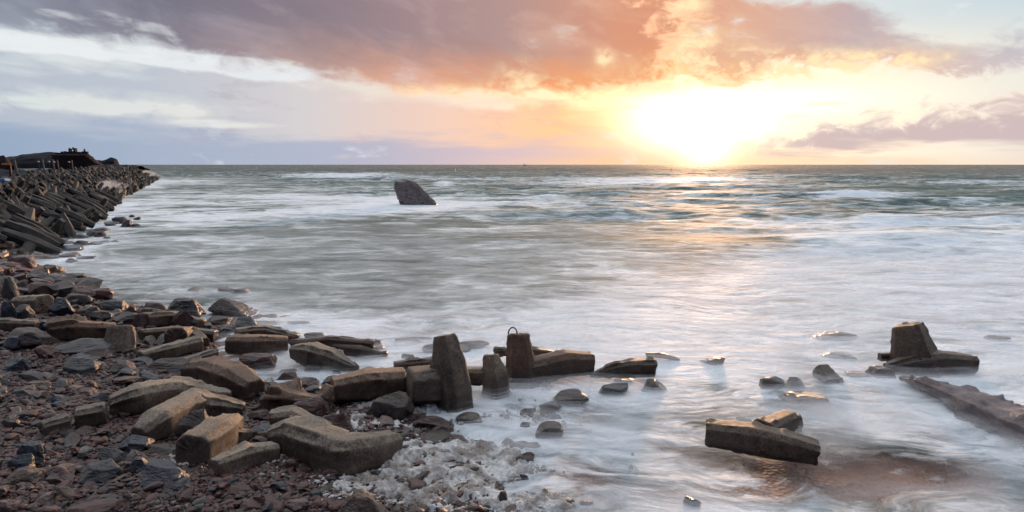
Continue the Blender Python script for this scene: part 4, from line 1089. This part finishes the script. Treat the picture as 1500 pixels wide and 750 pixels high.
# ------------------------------------------------------------------ sea froth on the beach
M_froth, _t, _b = new_mat('sea_froth')
_p = geo(_t, 'Position'); _n = noise(_t, _p, 34, 6, 0.7); _n2 = noise(_t, _p, 3, 3, 0.5)
setp(_t, _b, mix(_t, step(_t, _n2, .35, .65), (.34, .29, .25, 1), (.80, .78, .74, 1)), 0.75, bump(_t, _n, 1.0, 0.03), 0.3)
_b.inputs['Subsurface Weight'].default_value = 0.0
def froth():
    """one lumpy, torn sheet of froth that fills the hollows between the stones, with loose flecks round it"""
    patches = [(650, 690, 85, 30, 1.1), (690, 692, 50, 26, .8), (612, 668, 60, 14, .8), (615, 716, 90, 24, .75), (705, 728, 80, 18, .8), (785, 744, 60, 10, .8), (655, 664, 60, 12, .8),
               (566, 588, 44, 16, 1.0), (618, 600, 34, 12, .9), (545, 612, 60, 10, .7), (560, 626, 70, 9, .5), (600, 640, 50, 10, .4), (540, 708, 70, 20, .38), (470, 705, 90, 24, .18)]
    x, y, na, nr = polar(-32, 12, 640, 8.6, 16.5, 520)
    px, py = to_px(x, y)
    g = ground(x, y)
    py = py - g * 60                                # the beach stands above the water plane
    m = blobs(px, py, patches)
    tear = fbm2(x * 1.6, y * 1.6, 61, 5, .6)
    mask = sstep(m + tear * 0.55, 0.30, 0.75)
    bil = lambda f_, s_: np.abs(fbm2(x * f_, y * f_, s_, 2))
    lump = 1 - bil(5.0, 62); lump2 = 1 - bil(13.0, 63); lump3 = 1 - bil(30.0, 64)
    h = np.maximum(g, 0.0) - 0.05 + mask * (0.01 + 0.075 * lump + 0.055 * lump2 + 0.022 * lump3) + 0.05 * fbm2(x * 3, y * 3, 66, 3) * mask
    v = np.stack([x.ravel(), y.ravel(), h.ravel()], 1); F_ = grid_faces(na, nr)
    keep = (mask.ravel()[F_] > 0.06).all(1); F_ = F_[keep]
    used_, inv = np.unique(F_.ravel(), return_inverse=True)
    obj('froth', mesh_np('froth', v[used_], inv.reshape(-1, 4), True), M_froth, kind='stuff', label='creamy torn sheet of sea froth lying between the stones', cat='froth')
    # flecks
    r_ = np.random.default_rng(4)
    n = 9000; a = r_.uniform(380, 830, n); b = r_.uniform(570, 750, n)
    P = np.array([on_z(i, j, 0.15) for i, j in zip(a, b)]); P[:, 2] = np.maximum(ground(P[:, 0], P[:, 1]), 0) + .03
    qx, qy = to_px(P[:, 0], P[:, 1]); qy = qy - (P[:, 2]) * 60
    mm = blobs(qx, qy, patches) + fbm2(P[:, 0] * 1.6, P[:, 1] * 1.6, 61, 5, .6) * .5
    ok = (mm > r_.uniform(.1, .55, n)); P = P[ok]; n = len(P); S_ = .008 * (5.0 ** (r_.uniform(0, 1, n) ** 1.5))
    v, f = ico(1); nv = len(v)
    vv = v[None] * (S_[:, None] * np.stack([r_.uniform(.8, 1.6, n), r_.uniform(.8, 1.3, n), r_.uniform(.4, .9, n)], 1))[:, None, :] * (1 + .3 * vnoise(v * 2.3 + 5, 3))[None, :, None]
    vv = vv + P[:, None, :]
    obj('froth_flecks', mesh_np('froth_flecks', vv.reshape(-1, 3), (f[None] + (np.arange(n) * nv)[:, None, None]).reshape(-1, 3), True), M_froth, kind='stuff', label='small white flecks of froth on the shingle', cat='froth')
froth()
B((538, 578, 600, 618), 'brown', 'froth covered mound of stones in front of the long beam', 'rock', 'rock', seed=77)

# ------------------------------------------------------------------ far shore at the left
def far_mat(name, a, b_, sc=0.2):
    m, t, b = new_mat(name); n = noise(t, vecop(t, 'MULTIPLY', geo(t, 'Position'), (sc, sc, sc * 5)), 1.0, 6, 0.65)
    setp(t, b, ramp(t, n, [(0.35, a + (1,)), (0.65, b_ + (1,))]), 0.9, bump(t, n, 0.6, 1.0), 0.2); return m
M_cliff = far_mat('red_cliff', (.022, .012, .013), (.055, .030, .028))
M_turf = far_mat('dark_turf', (.018, .017, .021), (.040, .036, .038), .06)
M_ruin = far_mat('ruin_stone', (.030, .022, .022), (.070, .050, .046), .5)
M_post, _t, _b = new_mat('grey_timber'); setp(_t, _b, ramp(_t, noise(_t, vecop(_t, 'MULTIPLY', texobj(_t), (8, 8, .6)), 1.0, 4), [(0.3, (.10, .095, .09, 1)), (0.7, (.22, .20, .19, 1))]), 0.85)
def profile_hill(name, pts, y, depth, mat, label=None, cat=None, kind=None, seed=1, rough=0.06, n=60, parent=None, basez=-1.5, steep=0.5):
    """terrain whose skyline passes through the given photograph points at distance y, with real depth before and behind"""
    xs = [on_y(p[0], p[1], y)[0] for p in pts]; zs = [on_y(p[0], p[1], y)[2] for p in pts]
    X = np.linspace(xs[0], xs[-1], n); T = np.interp(X, xs, zs)
    rows = np.linspace(-1, 1, 17)
    XX, RR = np.meshgrid(X, rows)
    fall = np.clip(1 - np.abs(RR), 0, 1) ** steep
    size = max(zs)
    H = basez + (T[None] - basez) * fall + rough * size * fbm2(XX * 6 / size / 2, RR * 3, seed, 4) * fall
    YY = y + RR * depth + 0.15 * depth * fbm2(XX / size, RR * 2 + 5, seed + 3, 3)
    v = np.stack([XX.ravel(), YY.ravel(), H.ravel()], 1)
    m = mesh_np(name, v, grid_faces(n, 17), False); return obj(name, m, mat, parent, label, cat, kind=kind)
profile_hill('hills', [(-180, 232), (-60, 226), (0, 229), (12, 229.5), (40, 225), (62, 223), (90, 224.5), (120, 228), (150, 236), (160, 242.5)], 900, 22, M_turf, kind='structure')
profile_hill('headland', [(-60, 226), (-20, 226), (0, 227), (6, 227), (10, 232), (15, 240)], 640, 5, M_cliff, kind='structure', steep=.25)
profile_hill('cliff', [(79, 243), (79.6, 226), (81, 224.5), (100, 224.2), (128, 224.6), (130.5, 227.5), (133.5, 228.5), (135, 232), (139, 233.5), (141, 237), (146, 239), (152, 242.5)], 600, 4.5, M_cliff, kind='structure', steep=.06, n=220, rough=.015)
profile_hill('sea_stack', [(142, 241), (146, 237), (153, 234), (160, 231), (166, 230), (170, 232), (171.5, 238), (172, 242)], 640, 6, M_turf, 'rounded dark rock stack right of the cliff with the ruin', 'rock stack', steep=.3)
profile_hill('reef', [(136, 242), (160, 240.5), (176, 241), (196, 241.8), (206, 242.6)], 560, 14, M_turf, kind='structure', basez=-.5)
def boxmesh(name, parts, mat, parent=None):
    bm = bmesh.new()
    for (cx, cy, cz, sx, sy, sz) in parts:
        r = bmesh.ops.create_cube(bm, size=1); bmesh.ops.scale(bm, verts=r['verts'], vec=(sx, sy, sz)); bmesh.ops.translate(bm, verts=r['verts'], vec=(cx, cy, cz))
    bmesh.ops.bevel(bm, geom=bm.edges[:], offset=0.03, segments=1, affect='EDGES')
    m = bpy.data.meshes.new(name); bm.to_mesh(m); bm.free(); return obj(name, m, mat, parent)
k6 = 0.6                                            # metres per photograph pixel at 600 m
ruin0 = on_y(107, 224.6, 592)
ruin = obj('ruined_fort', None, label='ruined fort with broken tower and chimney on top of the red cliff', cat='ruin', loc=ruin0)
boxmesh('wall', [(-9 + i * 2.6, 0, .3 + rnd.uniform(0, .7), 1.9, 2, 1.2 + rnd.uniform(0, .9)) for i in range(9)] + [(-1, .1, 0, 27, 2.4, 1.2)], M_ruin, ruin)
tw = boxmesh('tower', [(-2.2, 0, 1.8, 1.4, 3, 4.0), (2.2, 0, 2.0, 1.5, 3, 4.8), (0, 0, 3.5, 5.8, 2.6, .9), (0, 0, 1.0, 4, 2.6, 1.8), (-2.7, 0, 4.2, .7, 1, .8), (.4, 0, 4.5, .8, 1, 1.3)], M_ruin, ruin)
boxmesh('chimney', [(10, 0, 1.6, .9, 1.2, 3.8), (10, 0, 3.6, .6, .8, .5)], M_ruin, ruin)
# timber posts standing behind the crest
for i, (px, top, w, lean, lb) in enumerate([(21, 234, 3.2, .10, 'thick leaning grey post furthest left behind the dolosse'), (62, 233, 2.4, .09, 'grey post behind the dolosse between the left pair of lamps'),
                                 (77, 233, 2.2, .07, 'left one of the closest pair of grey posts'), (84, 234, 2.0, .06, 'right one of the closest pair of grey posts'), (105, 234.5, 2.0, .05, 'grey post in front of the red cliff, furthest right')]):
    yy = 118; p = on_y(px, top, yy); h = p[2] - 1.5; r = w * .12 * .5 * .95
    bm = bmesh.new()
    bmesh.ops.create_cone(bm, cap_ends=True, segments=8, radius1=r * 1.15, radius2=r * .85, depth=h)
    bmesh.ops.translate(bm, verts=bm.verts, vec=(0, 0, h / 2))
    m = bpy.data.meshes.new('post'); bm.to_mesh(m); bm.free()
    o = obj('timber_post', m, M_post, label=lb, cat='post', loc=(p[0] + lean * h, yy, 1.5)); o.rotation_euler = (0, -lean, 0)
# boards behind: barrier with orange board
M_or, _t, _b = new_mat('orange_paint'); setp(_t, _b, mix(_t, noise(_t, texobj(_t), 6, 3), (.75, .26, .04, 1), (.60, .20, .03, 1)), .5)
M_bl, _t, _b = new_mat('blue_sheet'); setp(_t, _b, mix(_t, noise(_t, texobj(_t), 3, 3), (.03, .13, .26, 1), (.05, .20, .36, 1)), .5)
M_wh, _t, _b = new_mat('white_paint'); setp(_t, _b, mix(_t, noise(_t, texobj(_t), 6, 3), (.75, .72, .70, 1), (.6, .57, .56, 1)), .5)
p = on_y(15, 246, 112)
bar = obj('barrier_post', None, label='dark red post carrying an orange board at the left edge', cat='barrier', loc=p)
boxmesh('pole', [(0, 0, -.9, .32, .32, 3.2)], M_rust, bar); boxmesh('board', [(-.55, -.22, .6, 1.35, .08, .26)], M_or, bar)
p = on_y(3, 266, 75)
tb = boxmesh('boat_cover', [(0, 0, 0, 1.5, 1.2, .42), (0, 0, .25, 1.1, .8, .2)], M_bl); tb.location = p; tb['label'] = 'blue covered boat hull behind the dolosse at the left edge'; tb['category'] = 'boat'
M_wall = far_mat('sea_wall', (.020, .024, .026), (.05, .052, .050), .8)
w = profile_hill('breakwater', [(-300, 248.5), (-80, 248.4), (0, 248.6), (60, 248.4), (110, 248.8), (125, 252)], 150, 8, M_wall, 'dark low breakwater of rubble behind the dolosse', 'breakwater', n=120, steep=.3, rough=.10)
for i, (px, py, yy) in enumerate([(56, 236.6, 500), (71.5, 236.6, 500), (79, 237.2, 500), (101, 237, 500)]):
    # small lamps on thin poles by the far harbour
    p = on_y(px, py, yy); o = obj('harbour_light', None, label=['leftmost small pale lamp before the dark hill', 'second small pale lamp before the dark hill', 'third small pale lamp beside the paired posts', 'small pale lamp against the red cliff'][i], cat='lamp', loc=p)
    boxmesh('lamp_head', [(0, 0, 0, 1.3, .6, .7)], M_wh, o); boxmesh('mast', [(0, 0.4, -2.2, .22, .22, 4.4)], M_ruin, o)
# distant ship and buoy
p = on_z(769, 242.0, 0); s = scale_at(p)
hp = on_y(769, 241.3, 4200)
ship = obj('cargo_ship', None, label='tiny cargo ship on the horizon left of the setting sun', cat='ship', loc=(hp[0], 4200, 0))
boxmesh('hull', [(0, 0, 1.5, 24, 6, 4)], M_ruin, ship); boxmesh('bridge', [(-6, 0, 6, 5, 5, 5), (-6, 0, 9, 1, 1, 3)], M_wh, ship)
p = on_z(666, 251.5, 0)
by = boxmesh('buoy', [(0, 0, .3, 1.2, 1.2, .8), (0, 0, 1.4, .7, .7, 1.6)], M_wh); by.location = (p[0], p[1], 0.2); by['label'] = 'small pale buoy on open water beyond the rock stack'; by['category'] = 'buoy'

# ------------------------------------------------------------------ spray thrown up along the revetment
def spray(px, py, rx, ry, dens, seed):
    q = on_z(px, py, 0.0)
    k = scale_at(q); v, f = ico(3)
    d = 1 + 0.25 * fbm(v * 1.6, seed, 3)
    m = mesh_np('sea_spray', v * d[:, None], f, True)
    mt = bpy.data.materials.new('spray'); mt.use_nodes = True; t = mt.node_tree; t.nodes.clear()
    pv = t.nodes.new('ShaderNodeVolumePrincipled'); pv.inputs['Color'].default_value = (.95, .95, .96, 1); pv.inputs['Anisotropy'].default_value = 0.0
    o_ = texobj(t); ln = E(t, (lambda n: (plug(t, n.inputs[0], o_), n.outputs['Value'])[1])(_len(t)))
    n = noise(t, o_, 2.2, 4, 0.6)
    plug(t, pv.inputs['Density'], (step(t, ln + (n - .5) * 1.6, 0.95, .0) * dens))
    ou = t.nodes.new('ShaderNodeOutputMaterial'); t.links.new(pv.outputs[0], ou.inputs['Volume'])
    o = obj('sea_spray', m, mt, kind='stuff', label='soft white spray thrown up against the dolosse', cat='spray')
    o.location = (q[0], q[1], ry * k * 0.5); o.scale = (rx * k, rx * k * .8, ry * k)
def _len(t):
    n = t.nodes.new('ShaderNodeVectorMath'); n.operation = 'LENGTH'; return n
for _i, (_x, _y, _w, _h, _d) in enumerate([(158, 290, 26, 20, .75), (176, 284, 20, 12, .5), (212, 264, 22, 11, .45), (196, 270, 24, 9, .35), (224, 263, 14, 6, .3), (136, 306, 26, 16, .3), (118, 322, 28, 14, .25), (96, 338, 34, 12, .25), (60, 358, 36, 12, .2), (30, 386, 50, 12, .2)]):
    spray(_x, _y, _w, _h, _d * 1.5, _i + 1)
print('tris', sum(len(m.polygons) for m in bpy.data.meshes))
